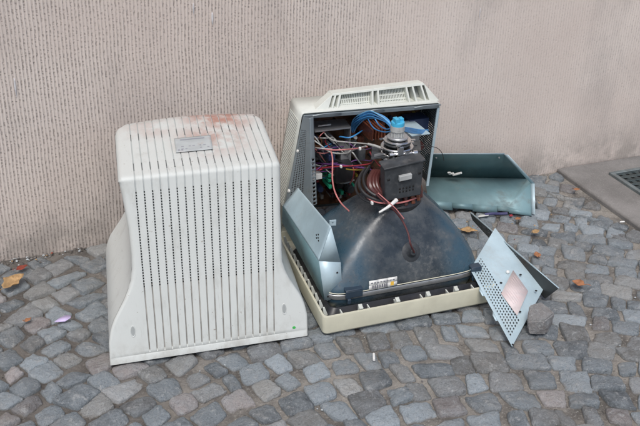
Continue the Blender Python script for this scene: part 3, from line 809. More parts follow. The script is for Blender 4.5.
q.build('vent_panel', M['ivory'], cov, solid=.0012, offset=0)
# raised grille block on the top
HT0, HT1 = at(333, 93.5, -.166), at(423.5, 82.5, -.166)
HB0, HB1 = at(328, 111.5, -.188), at(430, 102, -.188)
def HQ(s_, t_, off=0.0):
    p = HB0.lerp(HB1, s_).lerp(HT0.lerp(HT1, s_), t_); return p + Vector((0, off, off * -.1))
q = MB()
q.hexa([HQ(0, .86), HQ(1, .86), HQ(1, .86, .036), HQ(0, .86, .036), HQ(0, 1), HQ(1, 1), HQ(1, 1, .034), HQ(0, 1, .034)])
q.hexa([HQ(-.06, -.03, -.003), HQ(1.02, -.03, -.003), HQ(1.02, -.03, .03), HQ(-.06, -.03, .03), HQ(-.06, .10, -.003), HQ(1.02, .10, -.003), HQ(1.02, .10, .03), HQ(-.06, .10, .03)])
for s_ in (.035, .085, .43, .49, .80, .87, .965):
    q.hexa([HQ(s_ - .010, .08), HQ(s_ + .010, .08), HQ(s_ + .010, .08, .03), HQ(s_ - .010, .08, .03), HQ(s_ - .010, .9), HQ(s_ + .010, .9), HQ(s_ + .010, .9, .03), HQ(s_ - .010, .9, .03)])
blk = q.build('grille_block', M['ivory'], cov, bevel=.0012)
q = MB()
for (s0, s1) in ((.095, .42), (.50, .79)):
    nb = 18
    for k in range(nb):
        s_ = lerp(s0, s1, (k + .5) / nb); dw = (s1 - s0) / nb * .26
        q.hexa([HQ(s_ - dw, .1, .016), HQ(s_ + dw, .1, .016), HQ(s_ + dw, .1, .02), HQ(s_ - dw, .1, .02), HQ(s_ - dw, .9, .016), HQ(s_ + dw, .9, .016), HQ(s_ + dw, .9, .02), HQ(s_ - dw, .9, .02)])
    for t_ in (.24, .5, .84):
        q.hexa([HQ(s0, t_ - .03, .0155), HQ(s1, t_ - .03, .0155), HQ(s1, t_ - .03, .0205), HQ(s0, t_ - .03, .0205), HQ(s0, t_ + .03, .0155), HQ(s1, t_ + .03, .0155), HQ(s1, t_ + .03, .0205), HQ(s0, t_ + .03, .0205)])
q.build('grille', M['ivory'], blk)
q = MB(); q.poly([HQ(.0, .05, .034), HQ(1, .05, .034), HQ(1, .9, .034), HQ(0, .9, .034)]); q.build('grille_backing', M['recessgrey'], blk)
for s0, s1, st in ((-.0, -.15, 1), (1.0, 1.10, 1)):      # sloping cheeks at both ends
    q = MB(); a0, a1 = HQ(s0, .98), HQ(s0, .0); e = HQ(s1, .02)
    bk = Vector((0.002, .034, -.004))
    q.add([a0, a1, e, a0 + bk, a1 + bk, e + bk], [[0, 1, 2], [3, 5, 4], [0, 2, 5, 3], [1, 4, 5, 2], [0, 3, 4, 1]]); q.build('cheek', M['ivory'], blk, bevel=.001)

# metal chassis inside the cover
ch = MB(); t0 = .012
ch.hexa([CQ(.012, .060, YF - .004), CQ(.99, .060, YF - .004), CQ(.99, .060, YF + .02), CQ(.012, .060, YF + .02), CQ(.012, .020, YF - .004), CQ(.99, .020, YF - .004), CQ(.99, .020, YF + .02), CQ(.012, .020, YF + .02)])
cha = ch.build('chassis', M['greysteel'], mon, bevel=.001)
q = MB(); q.poly([CQ(.02, .07, YR - .006), CQ(.98, .07, YR - .006), CQ(.98, TB, YR - .006), CQ(.02, TB, YR - .006)]); q.poly([CQ(.02, .055, YF + .02), CQ(.98, .055, YF + .02), CQ(.98, .055, YR - .006), CQ(.02, .055, YR - .006)])
q.build('back_plate', M['darksteel'], cha, solid=.001)
lp = [at(303, 117, YF - .001), at(309.5, 118, YF - .022), at(312, 206, YF - .085), at(286, 199, YF - .001)]
lpb = [lp[3] + (lp[3] - lp[0]) * .25, lp[2] + (lp[2] - lp[1]) * .25]
q = MB(); q.perf(lp[0], lp[1], lpb[1], lpb[0], 9, 60, lambda i, j: 1 <= i <= 5 and 6 < j < 54)
q.build('left_plate', M['greysteel'], cha, solid=.001)
q = MB(); 
fa = [lp[1], lp[1] + Vector((.012, .004, 0)), lp[2] + Vector((.016, .006, 0)), lp[2]]
q.perf(fa[0], fa[1], fa[2], fa[3], 1, 22, lambda i, j: j > 9); q.build('slotted_flange', M['greysteel'], cha, solid=.001)
q = MB(); q.perf(CQ(.992, .04, YF), CQ(.992, .04, YR), CQ(.992, 1.02, YR), CQ(.992, 1.02, YF), 12, 34, lambda i, j: i > 0 and 1 < j < 31)
q.build('right_plate', M['darksteel'], cha, solid=.001)
q = MB(); q.hexa([CQ(.972, 1.03, YF - .003), CQ(.99, 1.03, YF - .003), CQ(.99, 1.03, YF + .001), CQ(.972, 1.03, YF + .001), CQ(.982, .06, YF - .003), CQ(1, .06, YF - .003), CQ(1, .06, YF + .001), CQ(.982, .06, YF + .001)])
q.build('right_flange', M['steel'], cha)
for s_, l_ in ((.17, .10), (.52, .06), (.9, .10)):
    q = MB(); q.tube([CQ(s_ - l_, .026, YF - .008), CQ(s_ - l_ * .4, .006, YF - .012), CQ(s_ + l_ * .4, .004, YF - .012), CQ(s_ + l_, .018, YF - .006)], .002, 6); q.build('spring_clip', M['greysteel'], cha)
for px, py in ((300, 150), (299, 182), (291, 190)):
    p = at(px, py, YF - .002); q = MB(); q.lathe(p, Vector((-.010, -.006, 0)), [(0, .006), (.6, .006), (1, .003)], 12); q.build('screw_boss', M['white'], cov)

# main circuit board and what is on it
YP = YR - .014
pcb = MB(); pcb.hexa([CQ(.07, 1.35, YP - .0016), CQ(.96, 1.35, YP - .0016), CQ(.96, 1.35, YP), CQ(.07, 1.35, YP), CQ(.07, .09, YP - .0016), CQ(.96, .09, YP - .0016), CQ(.96, .09, YP), CQ(.07, .09, YP)])
board = pcb.build('circuit_board', M['pcb'], mon)
def comp(name, m, fn, **k):
    q = MB(); fn(q); return q.build(name, M[m] if isinstance(m, str) else m, board, **k)
rng = random.Random(11)
def boxc(px, py, y0, y1, wx, hz, name, m, bevel=.0008):
    a = at(px, py, y0); comp(name, m, lambda q: q.box((a.x, (y0 + y1) / 2, a.z), (wx, abs(y1 - y0), hz)), bevel=bevel)
# big shield box upper left
def shield(q):
    A = [at(308, 121.5, -.125), at(345, 118.5, -.125), at(351, 127, -.185), at(315, 131, -.185)]
    dn = Vector((0, 0, -.004))
    q.hexa([p + dn for p in (A[3], A[2], A[1], A[0])] + [A[3], A[2], A[1], A[0]])
    q.hexa([A[2] + Vector((-.002, 0, -.075)), A[2] + Vector((0, 0, -.075)), A[1] + Vector((0, 0, -.075)), A[1] + Vector((-.002, 0, -.075)), A[2] + Vector((-.002, 0, -.004)), A[2] + Vector((0, 0, -.004)), A[1] + Vector((0, 0, -.004)), A[1] + Vector((-.002, 0, -.004))])
comp('shield_box', 'alu', shield)
def label_strip(q):
    A = [at(318, 127, -.172), at(331, 125.5, -.172), at(331, 123.5, -.160), at(318, 125, -.160)]
    q.poly([p + Vector((0, 0, .0015)) for p in A])
comp('strip_label', 'paper', label_strip, solid=.0005)
boxc(345, 174, -.235, -.13, .050, .052, 'transformer', 'black', .003)
boxc(346, 158, -.20, -.13, .030, .05, 'heat_sink', 'alu')
boxc(330, 157, -.20, -.12, .018, .060, 'heat_sink', 'darksteel')
boxc(318, 155, -.18, -.12, .022, .030, 'connector_block', 'charcoal')
boxc(332, 158, -.22, -.16, .018, .016, 'capacitor_block', 'capsleeve')
boxc(317, 177, -.215, -.17, .030, .016, 'connector_block', 'white')
boxc(330, 176, -.20, -.15, .008, .010, 'green_plug', 'green'); boxc(330, 181, -.20, -.15, .008, .008, 'green_plug', 'green'); boxc(330.5, 187, -.20, -.15, .008, .010, 'green_plug', 'green')
boxc(419, 126, -.17, -.12, .060, .040, 'bracket', 'capsleeve'); boxc(421, 135, -.26, -.16, .055, .003, 'bracket', 'steel')
boxc(362, 155, -.22, -.15, .020, .030, 'heat_sink', 'charcoal')
boxc(410, 137, -.22, -.15, .060, .030, 'heat_sink', 'alu')
for px, py, r_, y0, m_ in ((318, 142, .010, -.19, 'capsleeve'), (326, 144, .008, -.18, 'black'), (336, 150, .009, -.20, 'capsleeve'), (361, 140, .011, -.15, 'copper'), (367, 133, .012, -.14, 'copper'), (361, 127, .004, -.15, 'white'), (356, 138, .005, -.15, 'white'), (357, 166, .010, -.19, 'black'), (340, 186, .011, -.17, 'black'), (321, 190, .009, -.17, 'capsleeve'), (371, 128, .010, -.15, 'maroon'), (313, 170, .006, -.18, 'maroon'), (351, 190, .012, -.16, 'charcoal'), (335, 142, .007, -.19, 'socket'), (327, 166, .008, -.18, 'capsleeve'), (353, 132, .009, -.15, 'copper'), (382, 125, .010, -.15, 'copper'), (412, 146, .016, -.20, 'maroon'), (420, 147, .014, -.19, 'maroon')):
    a = at(px, py, y0); comp('capacitor', m_, lambda q: q.lathe(a, Vector((0, YP - y0, 0)), [(0, r_ * .85), (.05, r_), (1, r_)], 14))
for i in range(70):
    s_ = rng.uniform(.10, .93); t_ = rng.uniform(.15, 1.25); p = CQ(s_, t_, YP - .002); hh = rng.uniform(.006, .030); mm = rng.choice(('black', 'capsleeve', 'maroon', 'charcoal', 'copper', 'socket', 'black', 'wyellow'))
    if rng.random() < .5: comp('resistor', mm, lambda q: q.box((p.x, p.y - hh / 2, p.z), (rng.uniform(.004, .012), hh, rng.uniform(.004, .010))))
    else: comp('capacitor', mm, lambda q: q.lathe(p, Vector((0, -hh, 0)), [(0, .004), (.95, .004), (1, .0034)], 10))

for (a0, a1, y0, y1, m_, nm) in (((309, 150), (322, 149), -.19, -.10, 'pcb', 'riser_board'), ((335, 182), (352, 179), -.20, -.11, 'pcb', 'riser_board'), ((372, 141), (384, 139), -.25, -.12, 'copper', 'heat_sink'), ((311, 160), (325, 158), -.17, -.10, 'alu', 'heat_sink')):
    A, B = at(*a0, y0), at(*a1, y0); q = MB()
    for k in range(5 if nm == 'heat_sink' else 1):
        P0 = A.lerp(B, k / 4) if nm == 'heat_sink' else A
        P1 = P0 + Vector((.003, 0, .002)) if nm == 'heat_sink' else B
        q.hexa([P0, P1, P1 + Vector((.0, y1 - y0, 0)), P0 + Vector((.0, y1 - y0, 0)), P0 + Vector((0, 0, .030)), P1 + Vector((0, 0, .030)), P1 + Vector((0, y1 - y0, .030)), P0 + Vector((0, y1 - y0, .030))])
    if nm == 'heat_sink': q.hexa([A + Vector((0, .02, -.004)), B + Vector((0, .02, -.004)), B + Vector((0, y1 - y0, -.004)), A + Vector((0, y1 - y0, -.004)), A + Vector((0, .02, .0)), B + Vector((0, .02, .0)), B + Vector((0, y1 - y0, .0)), A + Vector((0, y1 - y0, .0))])
    q.build(nm, M[m_], board)
# wiring
def wire(m, r, *pts):
    q = MB(); q.tube([at(*p) if isinstance(p, tuple) else p for p in pts], r, 7); return q.build('wire', M[m], mon)
for k in range(9):      # blue bundle arching from the board to the neck socket and on to the right
    o = (k % 3) * 1.1 - 1; o2 = (k // 3) * 1.3 - 1.3
    wire('wblue' if k % 4 else 'wblue2', .0016, (352 + o * 1.5, 131 + o2, -.15), (355 + o * 1.8, 123 + o2 * 1.6 + o, -.17), (362 + o * 2, 117 + o2 * 1.9, -.22), (371 + o, 114.5 + o2 * 2.1 + o * .8, -.28), (380 + o, 117 + o2 * 1.6, -.34), (387 + o, 121 + o2, -.39), (391, 126 + o2, -.41))
for k in range(5):
    wire('wblue', .0018, (396, 126 + k * .8, -.41), (403, 127 + k * .9, -.36), (412, 128.5 + k * 1.1, -.30), (421, 130 + k * .8, -.26), (428, 130 + k, -.22))
wire('wblue', .0016, (368, 119, -.24), (372, 126, -.27), (377, 130, -.3), (385, 132, -.36), (391, 131, -.4))
wire('wblue', .0016, (374, 117, -.25), (379, 125, -.3), (386, 129, -.37), (391, 128, -.4))
wire('wgrey', .0018, (325, 133.5, -.2), (328, 137, -.24), (334, 140.5, -.27), (345, 142, -.3), (358, 143, -.34), (368, 144, -.38))
wire('wgrey', .0018, (310, 134, -.2), (314, 140, -.23), (322, 146, -.25), (328, 151, -.25), (337, 153.5, -.26), (348, 153, -.29), (356, 149, -.33), (366, 146, -.38))
wire('wgrey', .0018, (309, 143, -.19), (314, 147, -.22), (322, 148.5, -.25), (332, 149, -.25))
wire('wgrey', .0020, (347, 156, -.2), (350, 152, -.22), (353, 153, -.24), (357, 159, -.24), (361, 164, -.22))
wire('wpink', .0019, (316, 147.5, -.22), (324, 149, -.25), (334, 150, -.28), (346, 149.5, -.30), (357, 148.5, -.34), (367, 146.5, -.38))
wire('wpink', .0019, (331, 151, -.27), (332.5, 158, -.29), (332.5, 168, -.31), (332.5, 180, -.34), (335, 192, -.38), (341, 203, -.42), (349, 211, -.465))
wire('wred', .0017, (314, 168, -.19), (322, 168, -.22), (335, 166.5, -.26), (350, 166, -.29), (362, 165, -.31), (371, 163, -.33), (374, 158, -.36))
wire('wred', .0017, (370, 152, -.36), (372, 156, -.38), (375, 160, -.40), (379, 165, -.42), (383, 168, -.44))
wire('wpurple', .0016, (316, 169.5, -.19), (330, 168, -.24), (344, 166, -.27), (358, 167, -.30), (368, 168, -.33), (374, 172, -.36))
wire('wpurple', .0020, (316, 163, -.17), (326, 164, -.22), (338, 164.5, -.26), (352, 166.5, -.29), (364, 168, -.32))
wire('wyellow', .0016, (346, 169, -.26), (354, 170, -.28), (363, 169.5, -.31), (370, 166, -.34))
wire('wred', .0018, (352, 165, -.26), (354, 171, -.27), (353, 178, -.26), (350, 184, -.23))
wire('wgrey', .0020, (307, 128, -.18), (310, 133, -.2), (316, 138, -.22), (321, 146, -.22), (324, 154, -.2))
wire('wblack', .0030, (360, 176, -.39), (356, 184, -.42), (357, 192, -.45), (363, 199, -.475), (373, 203, -.495), (386, 206, -.50), (400, 205, -.495), (414, 201, -.485))
wire('wblack', .0045, (366, 168, -.40), (360, 177, -.42), (360, 187, -.455), (366, 195, -.48), (376, 200, -.50), (388, 203, -.503))
wire('wblack', .0040, (370, 166, -.41), (364, 176, -.43), (365, 186, -.465), (371, 193, -.485), (379, 197, -.50))
wire('wpink', .0022, (361, 189, -.455), (367, 197, -.483), (376, 202, -.503), (390, 203.5, -.507), (404, 202, -.50), (416, 198, -.49))
wire('wbrown', .0024, (376, 194, -.50), (384, 201, -.515), (394, 210, -.525), (402, 220, -.535), (408, 233, -.555), (410.5, 244, -.575), pc + nn * .018)
wire('wpink', .0014, (378, 193, -.505), (386, 200, -.522), (396, 209, -.532), (404, 219, -.542))
wire('wblack', .0009, (404, 144, -.42), (415, 145, -.40), (428, 146, -.36), (437, 148, -.33), (442, 153, -.31), (444, 161, -.30))
wire('wgrey', .0030, (368, 144, -.38), (376, 146, -.40), (384, 149, -.42), (390, 150, -.43))
q = MB(); a, b = at(379, 212.5, -.535), at(396.5, 200, -.515); q.tube([a, a.lerp(b, .5) + Vector((0, -.003, 0)), b], lambda t: .002 + .0034 * t, 8); q.build('cable_tie', M['white'], mon)
for px, py, y in ((341, 166.5, -.29), (372, 203, -.512), (360, 148.5, -.36)):
    p = at(px, py, y); q = MB(); q.box(p, (.005, .008, .007)); q.build('cable_tie', M['white'], mon, bevel=.001)
rw = random.Random(17)
for k in range(34):     # loose loops between board and shield box
    x0, y0 = rw.uniform(308, 345), rw.uniform(132, 176); x1, y1 = x0 + rw.uniform(8, 34), y0 + rw.uniform(-8, 18); m_ = rw.choice(('wgrey', 'wgrey', 'wblack', 'wblack', 'wred', 'wpurple', 'wblue', 'wpink'))
    wire(m_, rw.uniform(.0012, .0020), (x0, y0, -.14), (x0 + rw.uniform(-3, 3), y0 + rw.uniform(-5, 5), -.19), ((x0 + x1) / 2, (y0 + y1) / 2 + rw.uniform(-4, 7), rw.uniform(-.24, -.20)), (x1, y1 + rw.uniform(-3, 3), -.19), (x1, y1, -.14))
for k in range(34):
    px, py = rw.uniform(310, 352), rw.uniform(165, 200); a = at(px, py, -.125); m_ = rw.choice(('white', 'wred', 'green', 'black', 'black', 'copper', 'socket', 'capsleeve', 'maroon', 'alu')); e_ = rw.uniform(.004, .009); l_ = rw.uniform(.012, .05)
    comp('component', m_, lambda q: q.box((a.x, a.y - l_ / 2 + .02, a.z), (e_, l_, e_ * rw.uniform(.7, 1.6))), bevel=.0006)
for a_ in range(3):    # exposed red-brown windings beside the yoke box
    q = MB(); q.tube([at(374 + a_ * 2.5, 172, -.43), at(370 + a_ * 3, 180, -.455), at(371 + a_ * 3.2, 188, -.472), at(377 + a_ * 2.5, 194, -.480)], .0085, 10); q.build('coil_winding', M['maroon'], yoke)
q = MB(); q.hexa([at(374, 157, -.43), at(388, 154, -.43), at(388, 150, -.37), at(374, 153, -.37)] + [p + Vector((0, 0, .004)) for p in (at(374, 157, -.43), at(388, 154, -.43), at(388, 150, -.37), at(374, 153, -.37))])
q.build('neck_plate', M['alu'], mon)
q = MB(); q.hexa([at(371, 160, -.44), at(421, 152, -.44), at(420, 141, -.36), at(372, 148, -.36)] + [p + Vector((0, 0, .003)) for p in (at(371, 160, -.44), at(421, 152, -.44), at(420, 141, -.36), at(372, 148, -.36))])
q.build('neck_board', M['charcoal'], mon)

# ------------------------------------------------------------------ loose sheet-metal panels
# left: folded shield panel standing on the bezel
ye, yb = -0.552, -0.300
E = {k: at(*v, ye) for k, v in dict(apex=(331, 226.5), l=(319, 261), r=(340.5, 262), br=(342.5, 295), bl=(324.5, 301.5)).items()}
Bk = {k: at(*v, yb) for k, v in dict(apex=(298, 187.5), l=(283, 206), bl=(282.5, 222)).items()}
root = empty('folded_shield_panel', E['bl'])
tag(root, 'pale blue-grey folded steel shield with pointed end standing along the monitor\'s left edge', 'metal panel')
q = MB()
q.perf(Bk['l'], Bk['apex'], E['apex'], E['l'], 4, 5, lambda i, j: False)
for i in range(3):
    pass
pan = q.build('sloped_sheet', M['steel'], root, solid=.0012)
bl2 = E['bl'].lerp(E['l'], .05)
q = MB(); q.poly([Bk['bl'], Bk['l'], E['l'], bl2]); q.build('lower_sheet', M['tealsteel'], root, solid=.0012)
q = MB(); q.poly([E['l'], E['r'], E['br'], E['bl']]); q.poly([E['l'], E['apex'], E['r']]); q.build('end_cap', M['steel'], root, solid=.0012, sharp=3)
q = MB(); q.poly([E['apex'], E['apex'] + Vector((.002, .004, -.010)), Bk['apex'] + Vector((.004, .0, -.012)), Bk['apex']]); q.build('rear_lip', M['tealsteel'], root, solid=.001)
tq = at(331, 223, -.52); q = MB(); q.perf(tq + Vector((-.004, 0, -.008)), tq + Vector((.012, -.003, -.008)), tq + Vector((.012, -.003, .008)), tq + Vector((-.004, 0, .008)), 3, 3, lambda i, j: i == 1 and j == 1); q.build('tab', M['steel'], root, solid=.0012)
q = MB()
nf = (E['apex'] - Bk['apex']).cross(E['l'] - E['apex']).normalized()
if nf.x > 0: nf = -nf
for s_, t_ in ((.80, .46), (.825, .40), (.85, .45), (.83, .52), (.875, .40)):
    c_ = Bk['l'].lerp(Bk['apex'], t_).lerp(E['l'].lerp(E['apex'], t_), s_) + nf * .0006
    q.box(c_, (.003, .0045, .003))
q.build('punched_marks', M['void'], root)
for s_, t_ in ((.8, .3), (.2, .9)):
    c_ = E['l'].lerp(E['r'], s_).lerp(E['bl'].lerp(E['br'], s_), t_) + Vector((0, -.0012, 0)); q = MB(); q.lathe(c_, Vector((0, -.0012, 0)), [(0, .0026), (1, .0022)], 10); q.build('rivet', M['black'], root)

# right rear: wide gutter-shaped cover on the ground by the wall
A_ = at(425, 155, -.098); B_ = at(504, 154.7, -.150); F0 = at(425, 177, -.050); F1 = at(527, 178.5, -.090)
G0 = az(428, 200.5, .030); G1 = az(508, 207, .022); G2 = az(531, 214, .004); K1 = at(530.5, 183, -.185)
root = empty('bent_cover_panel', (G1 + G0) / 2 * 1.0); root.location.z = 0
tag(root, 'large teal-grey bent steel cover with slanted corner lying against the wall', 'metal panel')
q = MB(); q.poly([F0, F1, B_, A_]); q.build('upper_sheet', M['tealshade'], root, solid=.0012)
q = MB(); q.add([F0, F1, G0, G1, K1, G2], [[0, 2, 3, 1], [1, 3, 5, 4]]); q.build('lower_sheet', M['tealsteel'], root, solid=.0012, sharp=80)
q = MB(); e_ = Vector((.006, -.012, .003)); q.poly([B_, K1, K1 + e_, B_ + e_]); q.poly([K1, G2, G2 + e_, K1 + e_]); q.build('end_flange', M['steel'], root, solid=.0014)
q = MB(); q.poly([A_, B_, B_ + Vector((0, -.004, .006)), A_ + Vector((0, -.004, .006))]); q.build('top_lip', M['steel'], root, solid=.001)
q = MB()
for s0, s1, h0 in ((0, .30, .022), (.30, .55, .015), (.55, .86, .020), (.86, 1.0, .012)):
    a, b = G0.lerp(G1, s0), G0.lerp(G1, s1); q.poly([a, b, b + Vector((.0, -.008, -h0)), a + Vector((0, -.008, -h0))])
a, b = G1, G2; q.poly([a, b, b + Vector((0, -.006, -.004)), a + Vector((0, -.008, -.016))])
q.build('bottom_lip', M['tealsteel'], root, solid=.001)
p = at(453, 175, -.085); q = MB(); q.cyl(p, p + Vector((.016, -.020, .014)), .0035, n=8); q.cyl(p + Vector((-.014, 0, .006)), p + Vector((-.006, -.012, .012)), .003, n=8); q.cyl(p + Vector((-.020, -.002, .012)), p + Vector((-.014, -.008, .014)), .0025, n=8)
q.build('plastic_clip', M['white'], root)
for px, py, y in ((436, 157.5, -.1), (499, 157.5, -.148)):
    p = at(px, py, y); q = MB(); q.lathe(p, Vector((0, -.003, 0)), [(0, .003), (1, .002)], 10); q.build('rivet', M['alu'], root)

# right front: perforated panel leaning on the bezel corner
Lc, Tp, Rc, Tip = az(470, 269.5, .078), az(495, 228, .104), az(543, 290, .024), az(512, 347, .005)
root = empty('perforated_panel', Tip)
tag(root, 'perforated blue-grey steel panel with a pinkish paper label leaning on the bezel corner', 'metal panel')
q = MB(); nu, nv = 20, 27
q.perf(Lc, Tp, Rc, Tip, nu, nv, lambda i, j: 1 <= i <= 6 and 1 <= j <= 24)
q.build('front_leaf', M['steel'], root, solid=.0012)
def PQ(a, b, lift=0.0):
    n_ = (Tp - Lc).cross(Tip - Lc).normalized(); n_ = n_ if n_.z > 0 else -n_
    return Lc.lerp(Tp, a).lerp(Tip.lerp(Rc, a), b) + n_ * lift
q = MB(); pts_ = [az(513.0, 270.5, .055), az(528, 291.5, .035), az(517, 316, .018), az(501, 294, .048)]
def inpl(px, py, lift):
    n_ = (Tp - Lc).cross(Tip - Lc).normalized(); n_ = n_ if n_.z > 0 else -n_
    d = Vector(_ray(px, py)); c0 = Vector(CAM_C); return c0 + d * (n_.dot(Lc - c0) / n_.dot(d)) + n_ * lift
q.poly([inpl(513, 270.5, .001), inpl(501, 294, .001), inpl(517, 316, .001), inpl(528, 291.5, .001)])
pl = q.build('paper_label', M['pink_paper'], root, solid=.0006, offset=0)
q = MB()
la = [inpl(513, 270.5, .0016), inpl(528, 291.5, .0016), inpl(517, 316, .0016), inpl(501, 294, .0016)]
for k in range(9):
    t_ = .10 + k * .09; s0, s1 = .12, rng.uniform(.5, .85)
    P_ = lambda s_, t: la[0].lerp(la[1], s_).lerp(la[3].lerp(la[2], s_), t)
    q.poly([P_(s0, t_), P_(s1, t_), P_(s1, t_ + .018), P_(s0, t_ + .018)])
q.build('print', M['faint'], pl)
for px, py in ((501, 283), (520.5, 275), (520, 312), (536, 291)):
    p = inpl(px, py, .0004); q = MB(); q.lathe(p, Vector((0, 0, .001)), [(0, .0032), (1, .0032)], 10); q.build('screw_hole', M['void'], root)
p = inpl(507.5, 272.5, 0); q = MB(); q.lathe(p, Vector((0, -.002, .005)), [(0, .0045), (.7, .0045), (1, .003)], 12); q.build('rivet', M['white'], root)
p = inpl(512.5, 345, 0); q = MB(); q.lathe(p, Vector((0, -.0005, .0015)), [(0, .003), (1, .0025)], 12); q.build('rivet', M['black'], root)
for t_ in (.30, .62):
    a = PQ(0, t_ - .06); b = PQ(0, t_ + .06); o_ = (PQ(-.04, t_) - PQ(0, t_)); q = MB(); q.poly([a, b, b.lerp(a, .2) + o_, a.lerp(b, .2) + o_]); q.build('edge_tab', M['steel'], root, solid=.001)
q = MB(); e_ = Vector((-.003, .001, -.012)); q.poly([Lc, Tp, Tp + e_, Lc + e_]); q.build('folded_edge', M['tealsteel'], root, solid=.001)
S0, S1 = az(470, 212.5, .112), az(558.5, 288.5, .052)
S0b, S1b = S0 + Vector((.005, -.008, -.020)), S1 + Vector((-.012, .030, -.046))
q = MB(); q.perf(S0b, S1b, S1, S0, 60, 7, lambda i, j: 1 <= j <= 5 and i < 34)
q.build('rear_leaf', M['shadegrime'], root, solid=.0012)
q = MB(); e_ = Vector((.004, .003, .0)); q.poly([S0, S1, S1 + e_, S0 + e_]); q.build('rear_lip', M['steel'], root, solid=.001)

# ------------------------------------------------------------------ loose cobblestone
def loose_stone():
    p0 = az(537, 329, 0); o = len(p0); mb = MB(); rng_ = random.Random(3)
    P = {}
    pts = [(-.034, -.012, .000), (.006, -.030, .000), (.040, -.002, .004), (.010, .030, .006), (-.036, -.004, .034), (-.006, -.032, .045), (.036, -.012, .046), (.020, .026, .058), (-.018, .022, .062)]
    pts = [Vector(p) + p0 for p in pts]
    import bmesh
    bm = bmesh.new()
    for p in pts: bm.verts.new(p - p0)
    bmesh.ops.convex_hull(bm, input=bm.verts)
    bmesh.ops.bevel(bm, geom=list(bm.edges), offset=.003, segments=2, affect='EDGES')
    bmesh.ops.subdivide_edges(bm, edges=[e for e in bm.edges if e.calc_length() > .012], cuts=3, use_grid_fill=True)
    bmesh.ops.triangulate(bm, faces=bm.faces)
    for v in bm.verts: v.co += v.co.normalized() * (.0022 * mnoise.noise(v.co * 55) + .001 * mnoise.noise(v.co * 160))
    me = bpy.data.meshes.new('loose_cobblestone'); bm.to_mesh(me); bm.free()
    ca = me.color_attributes.new('tint', 'FLOAT_COLOR', 'POINT'); ca.data.foreach_set('color', [x for _ in me.vertices for x in (.27, .25, .24, 1)])
    me.materials.append(M['stone']); me.polygons.foreach_set('use_smooth', [True] * len(me.polygons)); me.set_sharp_from_angle(angle=math.radians(28))
    ob = bpy.data.objects.new('loose_cobblestone', me); C.objects.link(ob); ob.location = p0
    tag(ob, 'loose squarish cobblestone propped against the perforated panel with the pinkish label', 'cobblestone')
loose_stone()

# ------------------------------------------------------------------ litter
def leaf(px, py, size, ang, m, label, curl=.35, z=.010, asp=.55):
    p = az(px, py, z); mb = MB(); n = 9; w_ = 5; r_ = random.Random(int(px * 7 + py))
    ca, sa = math.cos(ang), math.sin(ang)
    for i in range(n):
        t = i / (n - 1); wid = asp * size * .5 * math.sin(PI * (t ** .8)) * (1 + .25 * r_.uniform(-1, 1)) + .0006
        for j in range(w_):
            s_ = -1 + 2 * j / (w_ - 1); x = (t - .5) * size; y = s_ * wid
            zz = curl * size * (.6 * (t - .45) ** 2 + .30 * s_ * s_ * math.sin(PI * t) + .10 * mnoise.noise(Vector((t * 4, s_ * 2, px))))
            mb.v.append(p + Vector((x * ca - y * sa, x * sa + y * ca, max(0, zz))))
    for i in range(n - 1):
        for j in range(w_ - 1): mb.f.append([i * w_ + j, i * w_ + j + 1, (i + 1) * w_ + j + 1, (i + 1) * w_ + j]); mb.m.append(0)
    ob = mb.build('fallen_leaf', M[m], base=p, solid=.0005, sharp=80)
    lf = ob; st = MB(); e = p + Vector((-.5 * size * ca, -.5 * size * sa, .004)); st.tube([e, e + Vector((-.22 * size * ca, -.22 * size * sa, .004)), e + Vector((-.4 * size * ca + .004, -.4 * size * sa, .001))], .0008, 5)
    s_ob = st.build('stem', M[m], ob)
    tag(ob, label, 'leaf', 'fallen dry leaves'); return ob
leaf(14, 283, .075, .75, 'leaf2', 'large curled tan leaf near the wall left of the white housing', .55, .012)
leaf(22, 268, .034, .5, 'redleaf', 'small dark red leaf by the foot of the wall left of the housing', .3)
leaf(578, 284, .034, 2.2, 'leaf', 'crumpled orange-brown leaf on the cobbles right of the perforated panel', .6, .010, .8)
leaf(537, 255, .030, 1.2, 'leaf', 'orange leaf scrap between the perforated panel and the concrete slab', .4)
leaf(536, 232, .030, .3, 'leaf2', 'pale orange leaf just in front of the bent cover panel\'s right end', .4)
leaf(518, 219, .022, .1, 'leaf', 'little orange leaf under the lower lip of the bent cover panel', .4)
leaf(469, 231, .050, -.5, 'leaf2', 'tan leaf lying between the picture tube and the perforated panel', .35)
leaf(577, 189.5, .022, -.1, 'leaf', 'tiny orange leaf at the edge of the concrete slab', .3)
leaf(28, 320, .02, .6, 'leaf', 'tiny brown leaf fragment near the lilac paper scrap', .3)
p = az(63, 321, .006)
q = MB(); O = [(-.021, -.006), (-.006, .010), (.010, .016), (.020, .010), (.018, -.001), (.004, -.009)]
q.poly([p + Vector((x, y, .003 + .10 * abs(x) )) for x, y in O]); o = q.build('paper_scrap', M['lilac'], base=p, solid=.0005)
tag(o, 'pale lilac torn paper scrap on the cobbles left of the white housing', 'paper scrap')
p = az(374, 357, .008); q = MB(); q.cyl(p + Vector((-.005, -.011, 0)), p + Vector((.004, .010, .001)), .0028, n=10); o = q.build('cigarette_end', M['white'], base=p)
tag(o, 'white cigarette end on the cobbles in front of the cream bezel', 'cigarette end')
p = az(497, 214.5, .007); q = MB(); q.tube([p + Vector((-.035, .012, 0)), p + Vector((-.012, .006, .002)), p + Vector((.010, .002, 0)), p + Vector((.032, -.006, .001))], .004, 7); o = q.build('plastic_shard', M['indigo'], base=p)
tag(o, 'dull indigo plastic strip on the ground in front of the bent cover panel', 'plastic scrap')
p = az(511, 215.5, .006); q = MB(); q.box(p, (.010, .007, .004)); o = q.build('plastic_chip', M['wred'], base=p, bevel=.001)
tag(o, 'small red plastic chip beside the dull indigo strip', 'plastic chip')
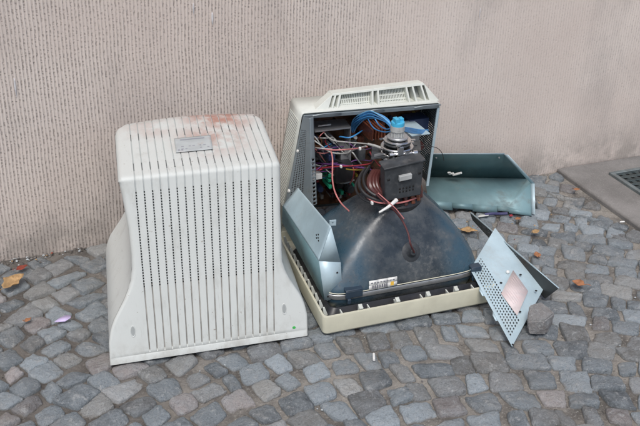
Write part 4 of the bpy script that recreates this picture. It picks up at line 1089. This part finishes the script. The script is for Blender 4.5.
p = az(483, 216, .006); q = MB(); q.poly([p + Vector(v) for v in ((-.02, -.004, .002), (.012, -.010, .004), (.022, .002, .001), (-.004, .010, .003))]); o = q.build('paper_scrap', M['paper'], base=p, solid=.0005)
tag(o, 'pale paper scrap between the bent cover panel and the perforated panel', 'paper scrap')
p = az(622, 222, .006); q = MB(); q.cyl(p + Vector((-.006, .002, 0)), p + Vector((.007, -.002, .001)), .0022, n=8); o = q.build('cigarette_end', M['white'], base=p)
tag(o, 'white cigarette end in the joint beside the concrete slab', 'cigarette end')

# ------------------------------------------------------------------ camera, light, world
sc = bpy.context.scene
cam = bpy.data.cameras.new('camera'); co = bpy.data.objects.new('camera', cam); C.objects.link(co)
R_ = CAM_R
co.matrix_world = Matrix(((R_[0][0], -R_[0][1], -R_[0][2], CAM_C[0]), (R_[1][0], -R_[1][1], -R_[1][2], CAM_C[1]), (R_[2][0], -R_[2][1], -R_[2][2], CAM_C[2]), (0, 0, 0, 1)))
cam.sensor_width = 36.0; cam.lens = 950 / 640 * 36; cam.clip_start = .05; cam.clip_end = 600
sc.camera = co
EL, AZ = math.radians(58), math.radians(205)      # sun direction: from in front, a little left (azimuth clockwise from +Y)
sun = bpy.data.lights.new('sun', 'SUN'); sun.energy = 1.5; sun.angle = math.radians(24); sun.color = (1.0, .985, .96)
so = bpy.data.objects.new('sun', sun); C.objects.link(so)
dirv = Vector((math.sin(AZ) * math.cos(EL), math.cos(AZ) * math.cos(EL), math.sin(EL)))
so.rotation_euler = dirv.to_track_quat('Z', 'Y').to_euler()
wd = bpy.data.worlds.new('World'); sc.world = wd; wd.use_nodes = True
nt = wd.node_tree; bg = nt.nodes['Background']; sky = nt.nodes.new('ShaderNodeTexSky')
sky.sky_type = 'NISHITA'; sky.sun_disc = False; sky.sun_elevation = EL; sky.sun_rotation = AZ
sky.air_density = 1.0; sky.dust_density = 3.0; sky.ozone_density = 1.0
nt.links.new(sky.outputs[0], bg.inputs[0]); bg.inputs[1].default_value = .10
vs = sc.view_settings; vs.view_transform = 'Standard'; vs.look = 'None'; vs.exposure = 0.40; vs.gamma = 1.0; vs.use_curve_mapping = False
sc.cycles.use_denoising = True
